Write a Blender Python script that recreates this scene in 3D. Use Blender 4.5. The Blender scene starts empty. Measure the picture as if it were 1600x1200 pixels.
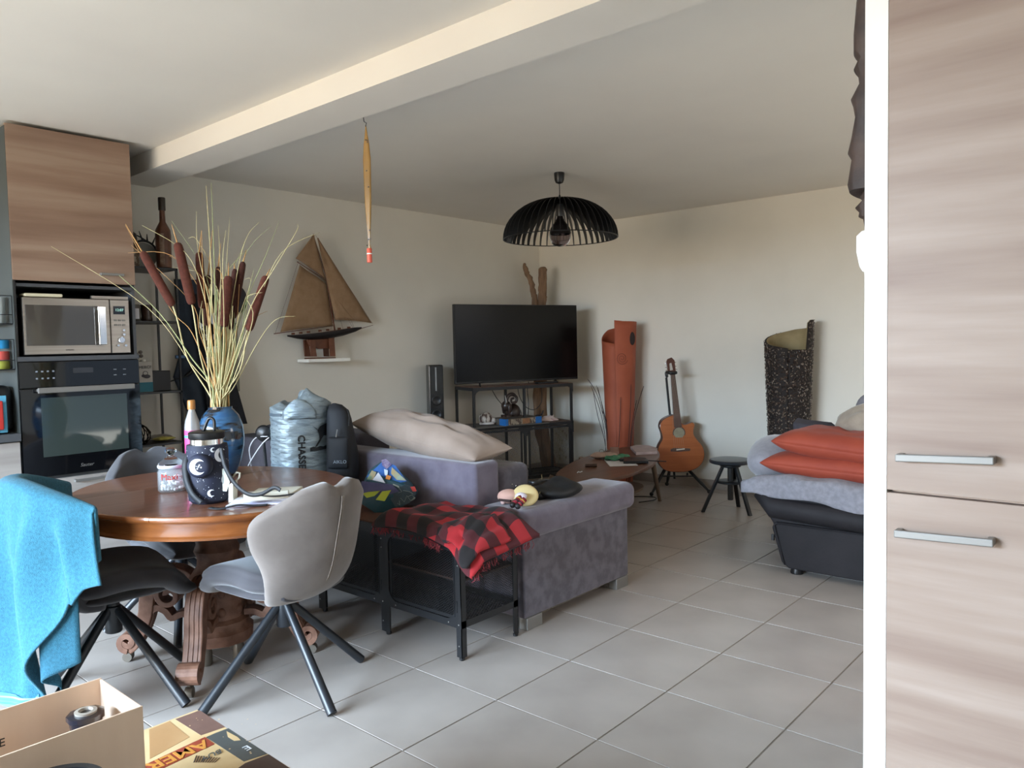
import bpy, math, random
from mathutils import Vector, Matrix
PI = math.pi
sc = bpy.context.scene
col = sc.collection
random.seed(7)

# ---------------------------------------------------------------- camera
F = 1198.18
CAM = Vector((-1.57424, -2.32925, 1.30497))
_y, _p, _r = 0.718567, 0.050610, -0.0205696
FWD = Vector((math.cos(_y)*math.cos(_p), math.sin(_y)*math.cos(_p), -math.sin(_p)))
_r0 = Vector((math.sin(_y), -math.cos(_y), 0)); _u0 = _r0.cross(FWD)
RGT = _r0*math.cos(_r) + _u0*math.sin(_r); UPV = -_r0*math.sin(_r) + _u0*math.cos(_r)
cd = bpy.data.cameras.new('camera'); cam = bpy.data.objects.new('camera', cd); col.objects.link(cam)
cd.sensor_width = 36; cd.lens = F/1600*36; cd.clip_start = .05
mw = Matrix((RGT, UPV, -FWD)).transposed().to_4x4(); mw.translation = CAM
cam.matrix_world = mw; sc.camera = cam
# ---------------------------------------------------------------- world, lights, exposure
sc.view_settings.view_transform = 'Standard'; sc.view_settings.look = 'None'
sc.view_settings.gamma = 1; sc.view_settings.use_curve_mapping = False
sc.view_settings.exposure = -0.05
w = bpy.data.worlds.new('sky'); sc.world = w; w.use_nodes = True
w.node_tree.nodes['Background'].inputs[0].default_value = (.62, .78, 1, 1)
w.node_tree.nodes['Background'].inputs[1].default_value = .6

def area(name, loc, target, sx, sy, power, colr, spread=180):
    l = bpy.data.lights.new(name, 'AREA'); l.shape = 'RECTANGLE'; l.size = sx; l.size_y = sy
    l.energy = power; l.color = colr; l.spread = math.radians(spread)
    o = bpy.data.objects.new(name, l); col.objects.link(o); o.location = loc
    o.rotation_euler = (Vector(target)-Vector(loc)).to_track_quat('-Z', 'Y').to_euler()
    return o
# daylight through the big sliding window behind the camera: blue sky above, sunlit garden wall below, sunlit terrace floor
area('sky_light', (-8.0, .6, 4.8), (0, .6, 4.8), 7.0, 5.4, 11500, (.59, .78, 1.0))
area('garden_light', (-8.0, .6, 1.05), (0, .6, 1.05), 7.0, 1.9, 480, (1.0, .82, .60))
area('terrace_light', (-5.6, .3, .03), (-5.6, .3, 5), 3.2, 5.0, 210, (1.0, .86, .60))
# living room window on the hidden front wall
area('terrace_light_side', (2.9, -5.2, .03), (2.9, -5.2, 5), 3.0, 3.2, 125, (1.0, .97, .85))
area('sky_light_side', (2.9, -7.5, 4.3), (2.9, 0, 4.3), 6.0, 4.2, 500, (1.0, .9, .8))

# ---------------------------------------------------------------- helpers
def lin(h):
    h = h.lstrip('#'); v = [int(h[i:i+2], 16)/255 for i in (0, 2, 4)]
    return tuple((c/12.92 if c <= .04045 else ((c+.055)/1.055)**2.4) for c in v)+(1,)
def ray(px, py):
    return FWD + RGT*((px-800)/F) - UPV*((py-600)/F)
def atx(px, py, X): d = ray(px, py); return CAM + d*((X-CAM.x)/d.x)
def aty(px, py, Y): d = ray(px, py); return CAM + d*((Y-CAM.y)/d.y)
def atz(px, py, Z): d = ray(px, py); return CAM + d*((Z-CAM.z)/d.z)
HN = Vector((FWD.x, FWD.y, 0)).normalized()
def atp(px, py, P, n=None):
    n = n or HN; d = ray(px, py); return CAM + d*((Vector(P)-CAM).dot(n)/d.dot(n))

def mat(name, c1, c2=None, scale=(8, 8, 8), rough=.6, metal=0, bump=0, bscale=None, detail=4, coat=0, sheen=0, contrast=(.35, .65), spec=.5, c3=None):
    m = bpy.data.materials.new(name); m.use_nodes = True
    nt = m.node_tree; b = nt.nodes['Principled BSDF']
    b.inputs['Roughness'].default_value = rough; b.inputs['Metallic'].default_value = metal
    b.inputs['Coat Weight'].default_value = coat; b.inputs['Sheen Weight'].default_value = sheen
    b.inputs['Specular IOR Level'].default_value = spec
    b.inputs['Base Color'].default_value = lin(c1)
    tc = nt.nodes.new('ShaderNodeTexCoord')
    if c2:
        mp = nt.nodes.new('ShaderNodeMapping'); mp.inputs['Scale'].default_value = scale
        nz = nt.nodes.new('ShaderNodeTexNoise'); nz.inputs['Scale'].default_value = 1; nz.inputs['Detail'].default_value = detail
        cr = nt.nodes.new('ShaderNodeValToRGB'); e = cr.color_ramp.elements
        e[0].position, e[1].position = contrast; e[0].color = lin(c1); e[1].color = lin(c2)
        if c3:
            k = cr.color_ramp.elements.new((contrast[0]+contrast[1])/2); k.color = lin(c3)
        nt.links.new(tc.outputs['Object'], mp.inputs[0]); nt.links.new(mp.outputs[0], nz.inputs['Vector'])
        nt.links.new(nz.outputs['Fac'], cr.inputs[0]); nt.links.new(cr.outputs[0], b.inputs['Base Color'])
    if bump:
        mp2 = nt.nodes.new('ShaderNodeMapping'); mp2.inputs['Scale'].default_value = bscale or scale
        n2 = nt.nodes.new('ShaderNodeTexNoise'); n2.inputs['Scale'].default_value = 1; n2.inputs['Detail'].default_value = 5
        bp = nt.nodes.new('ShaderNodeBump'); bp.inputs['Strength'].default_value = bump; bp.inputs['Distance'].default_value = .01
        nt.links.new(tc.outputs['Object'], mp2.inputs[0]); nt.links.new(mp2.outputs[0], n2.inputs['Vector'])
        nt.links.new(n2.outputs['Fac'], bp.inputs['Height']); nt.links.new(bp.outputs[0], b.inputs['Normal'])
    return m
def glass(name, c, rough=.02, ior=1.45):
    m = bpy.data.materials.new(name); m.use_nodes = True; b = m.node_tree.nodes['Principled BSDF']
    b.inputs['Base Color'].default_value = lin(c); b.inputs['Transmission Weight'].default_value = 1
    b.inputs['Roughness'].default_value = rough; b.inputs['IOR'].default_value = ior
    return m

class B:
    def __init__(s): s.v = []; s.f = []; s.mi = []
    def add(s, vs, fs, mi=0):
        n = len(s.v); s.v += [Vector(v) for v in vs]; s.f += [tuple(i+n for i in f) for f in fs]; s.mi += [mi]*len(fs); return s
    def box(s, x0, x1, y0, y1, z0, z1, mi=0):
        return s.add([(x, y, z) for z in (z0, z1) for y in (y0, y1) for x in (x0, x1)],
                     [(0, 2, 3, 1), (4, 5, 7, 6), (0, 1, 5, 4), (2, 6, 7, 3), (0, 4, 6, 2), (1, 3, 7, 5)], mi)
    def tube(s, pts, r, n=8, mi=0, cap=True):
        pts = [Vector(p) for p in pts]; k = len(pts)
        if not hasattr(r, '__len__'): r = [r]*k
        t0 = (pts[1]-pts[0]).normalized(); a = Vector((0, 0, 1)) if abs(t0.z) < .9 else Vector((1, 0, 0))
        u = t0.cross(a).normalized(); vs = []
        for i in range(k):
            t = (pts[min(i+1, k-1)]-pts[max(i-1, 0)]).normalized()
            u = (u - t*u.dot(t)).normalized(); w_ = t.cross(u)
            for j in range(n):
                q = 2*PI*j/n; vs.append(pts[i]+(u*math.cos(q)+w_*math.sin(q))*r[i])
        fs = [(i*n+j, i*n+(j+1) % n, (i+1)*n+(j+1) % n, (i+1)*n+j) for i in range(k-1) for j in range(n)]
        if cap: fs += [tuple(range(n-1, -1, -1)), tuple((k-1)*n+j for j in range(n))]
        return s.add(vs, fs, mi)
    def lathe(s, prof, c=(0, 0), n=32, sx=1, sy=1, mi=0, cap=True, rot=0):
        vs = [(c[0]+r*sx*math.cos(2*PI*j/n+rot), c[1]+r*sy*math.sin(2*PI*j/n+rot), z) for r, z in prof for j in range(n)]
        k = len(prof)
        fs = [(i*n+j, i*n+(j+1) % n, (i+1)*n+(j+1) % n, (i+1)*n+j) for i in range(k-1) for j in range(n)]
        if cap: fs += [tuple(range(n-1, -1, -1)), tuple((k-1)*n+j for j in range(n))]
        return s.add(vs, fs, mi)
    def prism(s, poly, d, mi=0):
        """poly: list of 3D points (planar), d: offset vector"""
        n = len(poly); poly = [Vector(p) for p in poly]; d = Vector(d)
        return s.add(poly+[p+d for p in poly], [tuple(range(n)), tuple(range(2*n-1, n-1, -1))]+[(i, i+n, (i+1) % n+n, (i+1) % n) for i in range(n)], mi)
    def sheet(s, fn, nu, nv, th, mi=0, wrap=False):
        """closed thick sheet; fn(u,v)->point u,v in 0..1, th thickness (or fn) along the normal"""
        P = [[Vector(fn(i/nu, j/nv)) for i in range(nu+1)] for j in range(nv+1)]
        vs = []; 
        def nor(i, j):
            a = P[j][min(i+1, nu)]-P[j][max(i-1, 0)]; b = P[min(j+1, nv)][i]-P[max(j-1, 0)][i]
            c = a.cross(b); return c.normalized() if c.length > 1e-12 else Vector((0, 0, 1))
        for sgn in (1, -1):
            for j in range(nv+1):
                for i in range(nu+1):
                    t = th(i/nu, j/nv) if callable(th) else th
                    vs.append(P[j][i]+nor(i, j)*(t/2*sgn))
        W = nu+1; N = W*(nv+1); fs = []
        for j in range(nv):
            for i in range(nu):
                a = j*W+i; fs.append((a, a+1, a+W+1, a+W)); fs.append((N+a, N+a+W, N+a+W+1, N+a+1))
        for i in range(nu):
            a = i; fs.append((a, N+a, N+a+1, a+1)); a = nv*W+i; fs.append((a, a+1, N+a+1, N+a))
        for j in range(nv):
            a = j*W; fs.append((a, a+W, N+a+W, N+a)); a = j*W+nu; fs.append((a, N+a, N+a+W, a+W))
        return s.add(vs, fs, mi)
    def ball(s, c, r, n=16, m=10, mi=0, fn=None):
        rx, ry, rz = r if hasattr(r, '__len__') else (r, r, r); vs = []
        for i in range(m+1):
            p = -PI/2+PI*i/m
            for j in range(n):
                q = 2*PI*j/n; vs.append(Vector((c[0]+rx*math.cos(p)*math.cos(q), c[1]+ry*math.cos(p)*math.sin(q), c[2]+rz*math.sin(p))))
        if fn: vs = [fn(v) for v in vs]
        return s.add(vs, [(i*n+j, i*n+(j+1) % n, (i+1)*n+(j+1) % n, (i+1)*n+j) for i in range(m) for j in range(n)], mi)
    def xf(s, M): s.v = [M @ v for v in s.v]; return s

WM = {}
def tag(o, label=None, cat=None, group=None, kind=None):
    if label: o['label'] = label
    if cat: o['category'] = cat
    if group: o['group'] = group
    if kind: o['kind'] = kind
    return o
def thing(name, label, cat, loc=(0, 0, 0), rotz=0, group=None):
    o = bpy.data.objects.new(name, None); o.empty_display_size = .05; col.objects.link(o)
    o.location = loc; o.rotation_euler = (0, 0, rotz)
    WM[o.name] = Matrix.Translation(loc) @ Matrix.Rotation(rotz, 4, 'Z')
    return tag(o, label, cat, group)
def obj(name, b, m, parent=None, smooth=False, bevel=0, seg=2, sub=0, label=None, local=False, kind=None):
    """link the builder as ONE mesh; vertices are world coordinates unless local"""
    vs = b.v
    if parent is not None and not local:
        inv = WM[parent.name].inverted(); vs = [inv @ v for v in vs]
    loc = None
    if parent is None and kind != 'structure':
        n = len(vs); loc = Vector((sum(v.x for v in vs)/n, sum(v.y for v in vs)/n, min(v.z for v in vs))); vs = [v-loc for v in vs]
    me = bpy.data.meshes.new(name); me.from_pydata([tuple(v) for v in vs], [], b.f); me.update()
    for k in (m if isinstance(m, (list, tuple)) else [m]): me.materials.append(k)
    for p, i in zip(me.polygons, b.mi):
        p.material_index = i; p.use_smooth = bool(smooth)
    o = bpy.data.objects.new(name, me); col.objects.link(o)
    if loc is not None: o.location = loc
    if parent is not None: o.parent = parent; WM[o.name] = WM[parent.name]
    else: WM[o.name] = Matrix.Translation(loc or (0, 0, 0))
    if bevel:
        md = o.modifiers.new('bevel', 'BEVEL'); md.width = bevel; md.segments = seg; md.limit_method = 'ANGLE'; md.angle_limit = .6
        if seg > 2 or smooth:
            for p in me.polygons: p.use_smooth = True
            if not smooth or smooth == 'auto':
                md.harden_normals = True
    if sub:
        md = o.modifiers.new('sub', 'SUBSURF'); md.levels = sub; md.render_levels = sub
    if smooth == 'auto':
        try: me.set_sharp_from_angle(angle=.7)
        except Exception: pass
    if label: o['label'] = label
    if kind: o['kind'] = kind
    return o
def copy_tree(o, loc, rotz, label=None, group=None):
    def cp(x, par):
        c = x.copy(); col.objects.link(c)
        if par is not None: c.parent = par
        for ch in x.children: cp(ch, c)
        return c
    r = cp(o, None); r.location = loc; r.rotation_euler = (0, 0, rotz)
    WM[r.name] = Matrix.Translation(loc) @ Matrix.Rotation(rotz, 4, 'Z')
    if label: r['label'] = label
    if group: r['group'] = group
    return r
def text(name, s, size, o, xd, yd, m, parent, th=.0006, shear=0, warp=None, bold=0, align='CENTER'):
    cu = bpy.data.curves.new('t', 'FONT'); cu.body = s; cu.size = size; cu.align_x = align; cu.align_y = 'CENTER'; cu.shear = shear
    cu.resolution_u = 3; cu.extrude = th; cu.offset = bold
    to = bpy.data.objects.new('t', cu); me = bpy.data.meshes.new_from_object(to)
    xd = Vector(xd).normalized(); yd = Vector(yd).normalized(); nd = xd.cross(yd); o = Vector(o); bb = B()
    if warp: vs = [warp(v.co.x, v.co.y, v.co.z) for v in me.vertices]
    else: vs = [o+xd*v.co.x+yd*v.co.y+nd*v.co.z for v in me.vertices]
    bb.add(vs, [tuple(p.vertices) for p in me.polygons])
    bpy.data.objects.remove(to); bpy.data.meshes.remove(me); bpy.data.curves.remove(cu)
    return obj(name, bb, m, parent)
def interp(t, pts):
    for (a, x), (b, y) in zip(pts, pts[1:]):
        if t <= b:
            k = (t-a)/(b-a) if b > a else 0; return x+(y-x)*k
    return pts[-1][1]
def sm(t): t = max(0, min(1, t)); return t*t*(3-2*t)
def bez(pts, n=10):
    """Catmull-Rom through pts"""
    pts = [Vector(p) for p in pts]; out = []
    for i in range(len(pts)-1):
        p0 = pts[max(i-1, 0)]; p1 = pts[i]; p2 = pts[i+1]; p3 = pts[min(i+2, len(pts)-1)]
        for k in range(n):
            t = k/n; out.append(.5*((2*p1)+(p2-p0)*t+(2*p0-5*p1+4*p2-p3)*t*t+(3*p1-p0-3*p2+p3)*t**3))
    out.append(pts[-1]); return out
def cushion(c, w_, d_, h_, rz=0, tilt=(0, 0), pinch=.07, nz=.006, seed=0, bend=None, n=18, pw=3):
    """soft pillow: a closed surface with pinched corners"""
    rnd = random.Random(seed); ph = [rnd.uniform(0, 6) for _ in range(6)]
    b = B(); R = Matrix.Translation(c) @ Matrix.Rotation(rz, 4, 'Z') @ Matrix.Rotation(tilt[0], 4, 'X') @ Matrix.Rotation(tilt[1], 4, 'Y')
    vs = []; fs = []
    for sgn in (1, -1):
        for j in range(n+1):
            for i in range(n+1):
                u = math.sin(PI/2*(2*i/n-1)); v = math.sin(PI/2*(2*j/n-1))
                x = u*w_/2*(1-pinch*(1-v*v)); y = v*d_/2*(1-pinch*(1-u*u))
                z = h_/2*sgn*(max(0, (1-abs(u)**pw))*max(0, (1-abs(v)**pw)))**.5
                k = (1-u*u)*(1-v*v)
                z += nz*k*(math.sin(9*u+4*v+ph[0])+math.sin(-5*u+11*v+ph[1])+.5*math.sin(17*u+ph[2])+.6*math.sin(19*v+5*u+ph[3]))
                q = Vector((x, y, z))
                if bend: q = bend(q, u, v)
                vs.append(R @ q)
    W = n+1; N = W*W
    for j in range(n):
        for i in range(n):
            a = j*W+i; fs.append((a, a+1, a+W+1, a+W)); fs.append((N+a, N+a+W, N+a+W+1, N+a+1))
    for i in range(n):
        fs += [(i, N+i, N+i+1, i+1), (n*W+i, n*W+i+1, N+n*W+i+1, N+n*W+i), (i*W, i*W+W, N+i*W+W, N+i*W), (i*W+n, N+i*W+n, N+i*W+W+n, i*W+W+n)]
    return b.add(vs, fs)

# ---------------------------------------------------------------- materials
WALL = mat('wall_paint', '#e4ded1', '#ddd7ca', (1.5, 1.5, 1.5), .85, bump=.02, bscale=(60, 60, 60))
CEIL = mat('ceiling_paint', '#e4ddd1', '#ddd6cb', (1, 1, 1), .9)
WHITE = mat('white_paint', '#f4f1e8', rough=.6)
GROUT = mat('grout', '#857d74', rough=.9)
TILE = mat('floor_tile', '#9c938b', '#a9a098', (3, 3, 3), .34, detail=3, bump=.015, bscale=(25, 25, 25), c3='#a39a92')
SKIRT = mat('skirting_tile', '#a69c92', '#b0a69c', (5, 5, 5), .35)
OAKL = mat('pale_wood_laminate', '#867063', '#a69487', (1.2, 1.2, 17), .5, detail=6, contrast=(.3, .68), bump=.04, bscale=(3, 3, 60), c3='#978375')
OAKD = mat('light_wood_laminate', '#846855', '#9f8672', (1.2, 1.2, 17), .5, detail=6, contrast=(.3, .68), bump=.04, bscale=(3, 3, 60), c3='#927662')
OAKG = mat('greyed_wood_laminate', '#9b948e', '#b5aea8', (1.2, 1.2, 17), .5, detail=6, contrast=(.3, .68), c3='#a8a19b')
CARC = mat('dark_grey_board', '#4b4d50', rough=.6)
PANG = mat('grey_green_panel', '#3d4241', rough=.6)
STEEL = mat('brushed_steel', '#b3aca4', '#a39c94', (2, 2, 80), .34, metal=.9)
ALU = mat('satin_aluminium', '#8d8b87', rough=.5, metal=.6)
CHROME = mat('chrome', '#e6e6e6', rough=.12, metal=1)
BLKG = mat('black_glass', '#0c0d10', rough=.06, coat=.3)
BLKP = mat('black_plastic', '#111214', rough=.4)
BLKM = mat('black_metal', '#17191c', rough=.42, spec=.5)
NAVYM = mat('dark_coated_metal', '#1d2126', rough=.4)
OVGL = mat('oven_window_glass', '#39423f', rough=.05, coat=.5)
MWGL = mat('microwave_glass', '#4b4640', rough=.06, coat=.4)
TABW = mat('red_brown_wood', '#6e4632', '#7f5540', (2.5, 30, 30), .30, detail=5, bump=.03, bscale=(3, 50, 50), coat=.25, c3='#754b37')
TABE = mat('orange_brown_wood', '#6f4020', '#8a5229', (6, 6, 30), .26, detail=5, coat=.35, c3='#7d4924')
CARV = mat('carved_wood', '#6d4a39', '#8a6552', (22, 22, 22), .55, detail=6, bump=.12, bscale=(60, 60, 60))
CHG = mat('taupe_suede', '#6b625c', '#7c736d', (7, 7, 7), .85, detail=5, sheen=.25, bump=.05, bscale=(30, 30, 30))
CHD = mat('dark_suede', '#29272a', '#353336', (7, 7, 7), .85, detail=5, sheen=.2, bump=.05, bscale=(30, 30, 30))
CHS = mat('charcoal_suede', '#47484c', '#54555a', (7, 7, 7), .8, detail=5, sheen=.2)
SEAM = mat('pale_piping', '#857a70', rough=.8)
TOWEL = mat('turquoise_terry', '#265f72', '#2f6e83', (120, 120, 120), .95, detail=2, sheen=.08, bump=.5, bscale=(350, 350, 350))
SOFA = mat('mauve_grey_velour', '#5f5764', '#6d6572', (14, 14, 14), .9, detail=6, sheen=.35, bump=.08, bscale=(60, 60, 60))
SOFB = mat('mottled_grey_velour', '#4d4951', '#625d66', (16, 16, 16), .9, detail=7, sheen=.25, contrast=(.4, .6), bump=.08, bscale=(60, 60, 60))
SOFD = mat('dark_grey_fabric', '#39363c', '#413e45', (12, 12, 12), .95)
PILL = mat('beige_suede_cloth', '#8e7c6f', '#9d8b7e', (5, 5, 5), .85, sheen=.1, bump=.35, bscale=(7, 7, 7))
LEATH = mat('dark_brown_grey_leather', '#1d1b1d', '#242123', (6, 6, 6), .7, spec=.25, bump=.08, bscale=(70, 70, 70))
THROW = mat('pale_grey_throw', '#77757b', '#858389', (40, 40, 40), .95, sheen=.1, bump=.2, bscale=(160, 160, 160))
GREYC = mat('mid_grey_fabric', '#77757a', '#827f85', (30, 30, 30), .95, bump=.1, bscale=(120, 120, 120))
TERRA = mat('terracotta_cloth', '#8a3521', '#9a4028', (5, 5, 5), .75, sheen=.05, bump=.3, bscale=(10, 10, 10))
DKCUSH = mat('charcoal_cloth', '#37353b', '#3e3c43', (30, 30, 30), .9)
BEIGEB = mat('beige_blanket', '#8f8273', '#9d9080', (20, 20, 20), .95, sheen=.3, bump=.3, bscale=(25, 25, 25))
RUST = mat('rusty_terracotta', '#96482d', '#a65538', (3, 3, 3), .7, detail=5, bump=.1, bscale=(30, 30, 30))
WALNUT = mat('walnut_board', '#5d3e2f', '#6d4a38', (1.6, 14, 14), .38, detail=5, bump=.03, bscale=(3, 40, 40))
WALN2 = mat('dark_board_top', '#4b3a31', '#5a473b', (1.6, 14, 14), .5, detail=5)
WLEG = mat('brown_grey_wood', '#6e5b4b', '#7c6857', (20, 20, 3), .5)
GTOP = mat('guitar_cedar', '#9a5327', '#a55c2d', (3, 3, 60), .38, coat=.2)
GSIDE = mat('guitar_mahogany', '#4a2115', rough=.3, coat=.3)
GNECK = mat('rosewood', '#4a3329', '#573d31', (30, 30, 4), .5)
DRIFT = mat('driftwood', '#6d543f', '#8a6c52', (30, 30, 6), .85, bump=.3, bscale=(60, 60, 14), detail=6)
SAIL = mat('tan_sailcloth', '#8a6c4d', '#96785a', (18, 18, 18), .85)
SHIPW = mat('ship_wood', '#5c3320', '#6e4029', (20, 20, 20), .5)
VASEB = mat('blue_glaze', '#23527c', '#10161c', (6, 6, 26), .15, detail=3, coat=.6, contrast=(.42, .6), c3='#2d5a80')
CATT = mat('cattail_brown', '#482014', '#57291b', (60, 60, 60), .95, bump=.3, bscale=(300, 300, 300))
CATD = mat('cattail_dark', '#3c1d15', '#472319', (60, 60, 60), .95, bump=.3, bscale=(300, 300, 300))
STRAW = mat('dried_straw', '#b5a878', '#c8bc8c', (4, 4, 10), .7)
STRAWG = mat('dried_green_straw', '#8b9464', '#a5a878', (4, 4, 10), .7)
STRAWO = mat('dried_orange_straw', '#b98a52', '#c99c64', (4, 4, 10), .7)
GALAXY = mat('starry_fabric', '#14182a', '#1c2238', (20, 20, 20), .7)
STARW = mat('white_print', '#dfe3ea', rough=.7)
CARD = mat('cardboard', '#e0c3a9', '#e8cdb4', (12, 12, 2), .8)
CARDL = mat('cardboard_pale', '#dcc0a8', '#e2c8b2', (12, 12, 2), .8)
PAPER = mat('white_paper', '#d8d6da', rough=.7)
MESH = mat('black_wire', '#15171a', rough=.5)

# ================================================================ SETTING
XW, YW, ZC = 4.645, 2.70, 2.48
X0, Y0 = -3.8, -3.4
st = lambda n, b, m, parent=None, **k: obj(n, b, m, parent, kind='structure' if parent is None else None, **k)
fl = st('floor', B().box(X0-.1, XW+.1, Y0-.1, YW+.1, -.1, -.003), GROUT)
T = .45; g = .0022
tile_me = None
i0 = math.floor(X0/T); i1 = math.ceil(XW/T); j0 = math.floor(Y0/T); j1 = math.ceil(YW/T)
for i in range(i0, i1):
    for j in range(j0, j1):
        xa, xb = max(i*T, X0), min((i+1)*T, XW); ya, yb = max(j*T, Y0), min((j+1)*T, YW)
        if xb-xa < .02 or yb-ya < .02: continue
        full = xb-xa > T-.001 and yb-ya > T-.001
        if full and tile_me:
            o = bpy.data.objects.new('tile', tile_me); col.objects.link(o); o.parent = fl
            o.location = ((xa+xb)/2, (ya+yb)/2, 0)
        else:
            hx, hy = (xb-xa)/2, (yb-ya)/2; h = .0012
            b = B().add([(-hx+g, -hy+g, -.01), (hx-g, -hy+g, -.01), (hx-g, hy-g, -.01), (-hx+g, hy-g, -.01),
                         (-hx+g+h, -hy+g+h, 0), (hx-g-h, -hy+g+h, 0), (hx-g-h, hy-g-h, 0), (-hx+g+h, hy-g-h, 0)] ,
                        [(4, 5, 6, 7), (0, 1, 5, 4), (1, 2, 6, 5), (2, 3, 7, 6), (3, 0, 4, 7)])
            o = obj('tile', b, TILE, fl, local=True); o.location = ((xa+xb)/2, (ya+yb)/2, 0)
            if full: tile_me = o.data
st('wall_left', B().box(X0-.1, XW+.1, YW, YW+.1, 0, ZC+.1), WALL)
st('wall_right', B().box(XW, XW+.1, Y0-.1, YW, 0, ZC+.1), WALL)
st('ceiling', B().box(X0-.1, XW+.1, Y0-.1, YW+.1, ZC, ZC+.1), CEIL)
# wall behind the camera with the sliding window opening
wb = B(); wb.box(X0-.1, X0, 2.15, YW, 0, ZC); wb.box(X0-.1, X0, Y0-.1, -1.15, 0, ZC); wb.box(X0-.1, X0, -1.15, 2.15, 2.2, ZC)
st('wall_back', wb, WALL)
wf = B(); wf.box(X0-.1, 1.6, Y0-.1, Y0, 0, ZC); wf.box(4.2, XW+.1, Y0-.1, Y0, 0, ZC); wf.box(1.6, 4.2, Y0-.1, Y0, 2.2, ZC)
st('wall_front', wf, WALL)
def winframe(n, pts, axis):
    b = B()
    for a in pts:
        b.box(*a)
    return st(n, b, WHITE)
winframe('window_1', [(X0-.08, X0-.02, -1.15, -1.09, 0, 2.2), (X0-.08, X0-.02, 2.09, 2.15, 0, 2.2), (X0-.08, X0-.02, .47, .55, .05, 2.14), (X0-.08, X0-.02, -1.09, 2.09, 0, .05), (X0-.08, X0-.02, -1.09, 2.09, 2.14, 2.2)], 0)
winframe('window_2', [(1.6, 1.66, Y0-.08, Y0-.02, 0, 2.2), (4.14, 4.2, Y0-.08, Y0-.02, 0, 2.2), (2.86, 2.94, Y0-.08, Y0-.02, .05, 2.14), (1.66, 4.14, Y0-.08, Y0-.02, 0, .05), (1.66, 4.14, Y0-.08, Y0-.02, 2.14, 2.2)], 0)
st('trim_1', B().box(.46, .70, Y0, YW, 2.369, ZC+.02), CEIL, label='long ceiling beam')
st('wall_center', B().box(0, 1.25, -1.905, -1.864, 0, ZC), WHITE)
st('wall_center', B().box(0.62, 1.25, Y0, -1.905, 0, ZC), WALL)
# skirting tiles
bs = st('baseboard_right', B().box(XW-.006, XW, Y0, YW, 0, .078), GROUT)
for j in range(j0, j1):
    ya, yb = max(j*T, Y0), min((j+1)*T, YW-.01)
    if yb-ya > .03: obj('skirting_tile', B().box(XW-.012, XW-.002, ya+.001, yb-.001, 0, .08), SKIRT, bs)
bs = st('baseboard_left', B().box(.8, XW-.012, YW-.006, YW, 0, .078), GROUT)
for i in range(2, i1):
    xa, xb = i*T, min((i+1)*T, XW-.014)
    if xb-xa > .03: obj('skirting_tile', B().box(xa+.001, xb-.001, YW-.012, YW-.002, 0, .08), SKIRT, bs)

# ================================================================ KITCHEN COLUMN (left)
def handle(p0, p1, out, m, parent, th=.014):
    """flat bar pull from p0 to p1, standing off along out"""
    p0 = Vector(p0); p1 = Vector(p1); out = Vector(out); d = (p1-p0); L = d.length; d.normalize(); b = B()
    def bx(a, c, o0, o1, h):
        q = []
        for z in (-h/2, h/2):
            for o_ in (o0, o1):
                for t in (a, c): q.append(p0+d*t+out*o_+Vector((0, 0, z)))
        b.add(q, [(0, 2, 3, 1), (4, 5, 7, 6), (0, 1, 5, 4), (2, 6, 7, 3), (0, 4, 6, 2), (1, 3, 7, 5)])
    bx(0, L, .018, .026, th); bx(0, .012, 0, .018, th); bx(L-.012, L, 0, .018, th)
    return obj('handle', b, m, parent, bevel=.002)
t = thing('oven_cabinet', 'tall oven cabinet with wood grain door on the left, against the ceiling', 'cabinet', (0, 2.4, 0))
b = B(); b.box(-.30, -.284, 2.12, 2.69, 0, 2.45); b.box(.284, .30, 2.12, 2.69, 0, 2.45); b.box(-.284, .284, 2.67, 2.69, .1, 2.45)
for z in (.09, .655, 1.275, 1.655, 2.44): b.box(-.284, .284, 2.115, 2.67, z, z+.016)
obj('carcass', b, CARC, t)
d = obj('door', B().box(-.302, .299, 2.098, 2.118, 1.685, 2.462), OAKD, t, bevel=.0015)
handle((.111, 2.098, 1.735), (.232, 2.098, 1.735), (0, -1, 0), ALU, d)
d = obj('drawer', B().box(-.297, .297, 2.098, 2.118, .39, .655), OAKG, t, bevel=.0015)
handle((-.067, 2.098, .634), (.078, 2.098, .634), (0, -1, 0), ALU, d)
obj('drawer', B().box(-.297, .297, 2.098, 2.118, .10, .385), OAKG, t, bevel=.0015)
obj('plinth', B().box(-.3, .3, 2.16, 2.18, 0, .1), CARC, t)
obj('trim_strip', B().box(-.302, .302, 2.100, 2.120, 1.272, 1.296), CARC, t)
obj('side_panel', B().box(-.304, -.300, 2.10, 2.69, .91, 2.45), PANG, t, label='grey green side panel')
# microwave
t = thing('microwave_oven', 'stainless microwave oven in the cabinet above the black oven', 'microwave', (0, 2.3, 1.3))
obj('body', B().box(-.262, .262, 2.13, 2.5, 1.302, 1.602), BLKP, t, bevel=.004)
obj('door_frame', B().box(-.262, .158, 2.108, 2.13, 1.306, 1.600), STEEL, t, bevel=.003)
obj('door_window', B().box(-.252, .125, 2.104, 2.109, 1.352, 1.562), MWGL, t, bevel=.001)
obj('control_panel', B().box(.162, .262, 2.108, 2.13, 1.306, 1.600), STEEL, t, bevel=.003)
obj('handle', B().box(.086, .128, 2.072, 2.082, 1.352, 1.562).box(.092, .122, 2.08, 2.106, 1.36, 1.375).box(.092, .122, 2.08, 2.106, 1.54, 1.555), CHROME, t, bevel=.006, seg=4)
dp = obj('display', B().box(.178, .238, 2.105, 2.109, 1.520, 1.565), BLKG, t)
LCD = bpy.data.materials.new('green_digits'); LCD.use_nodes = True
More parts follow.
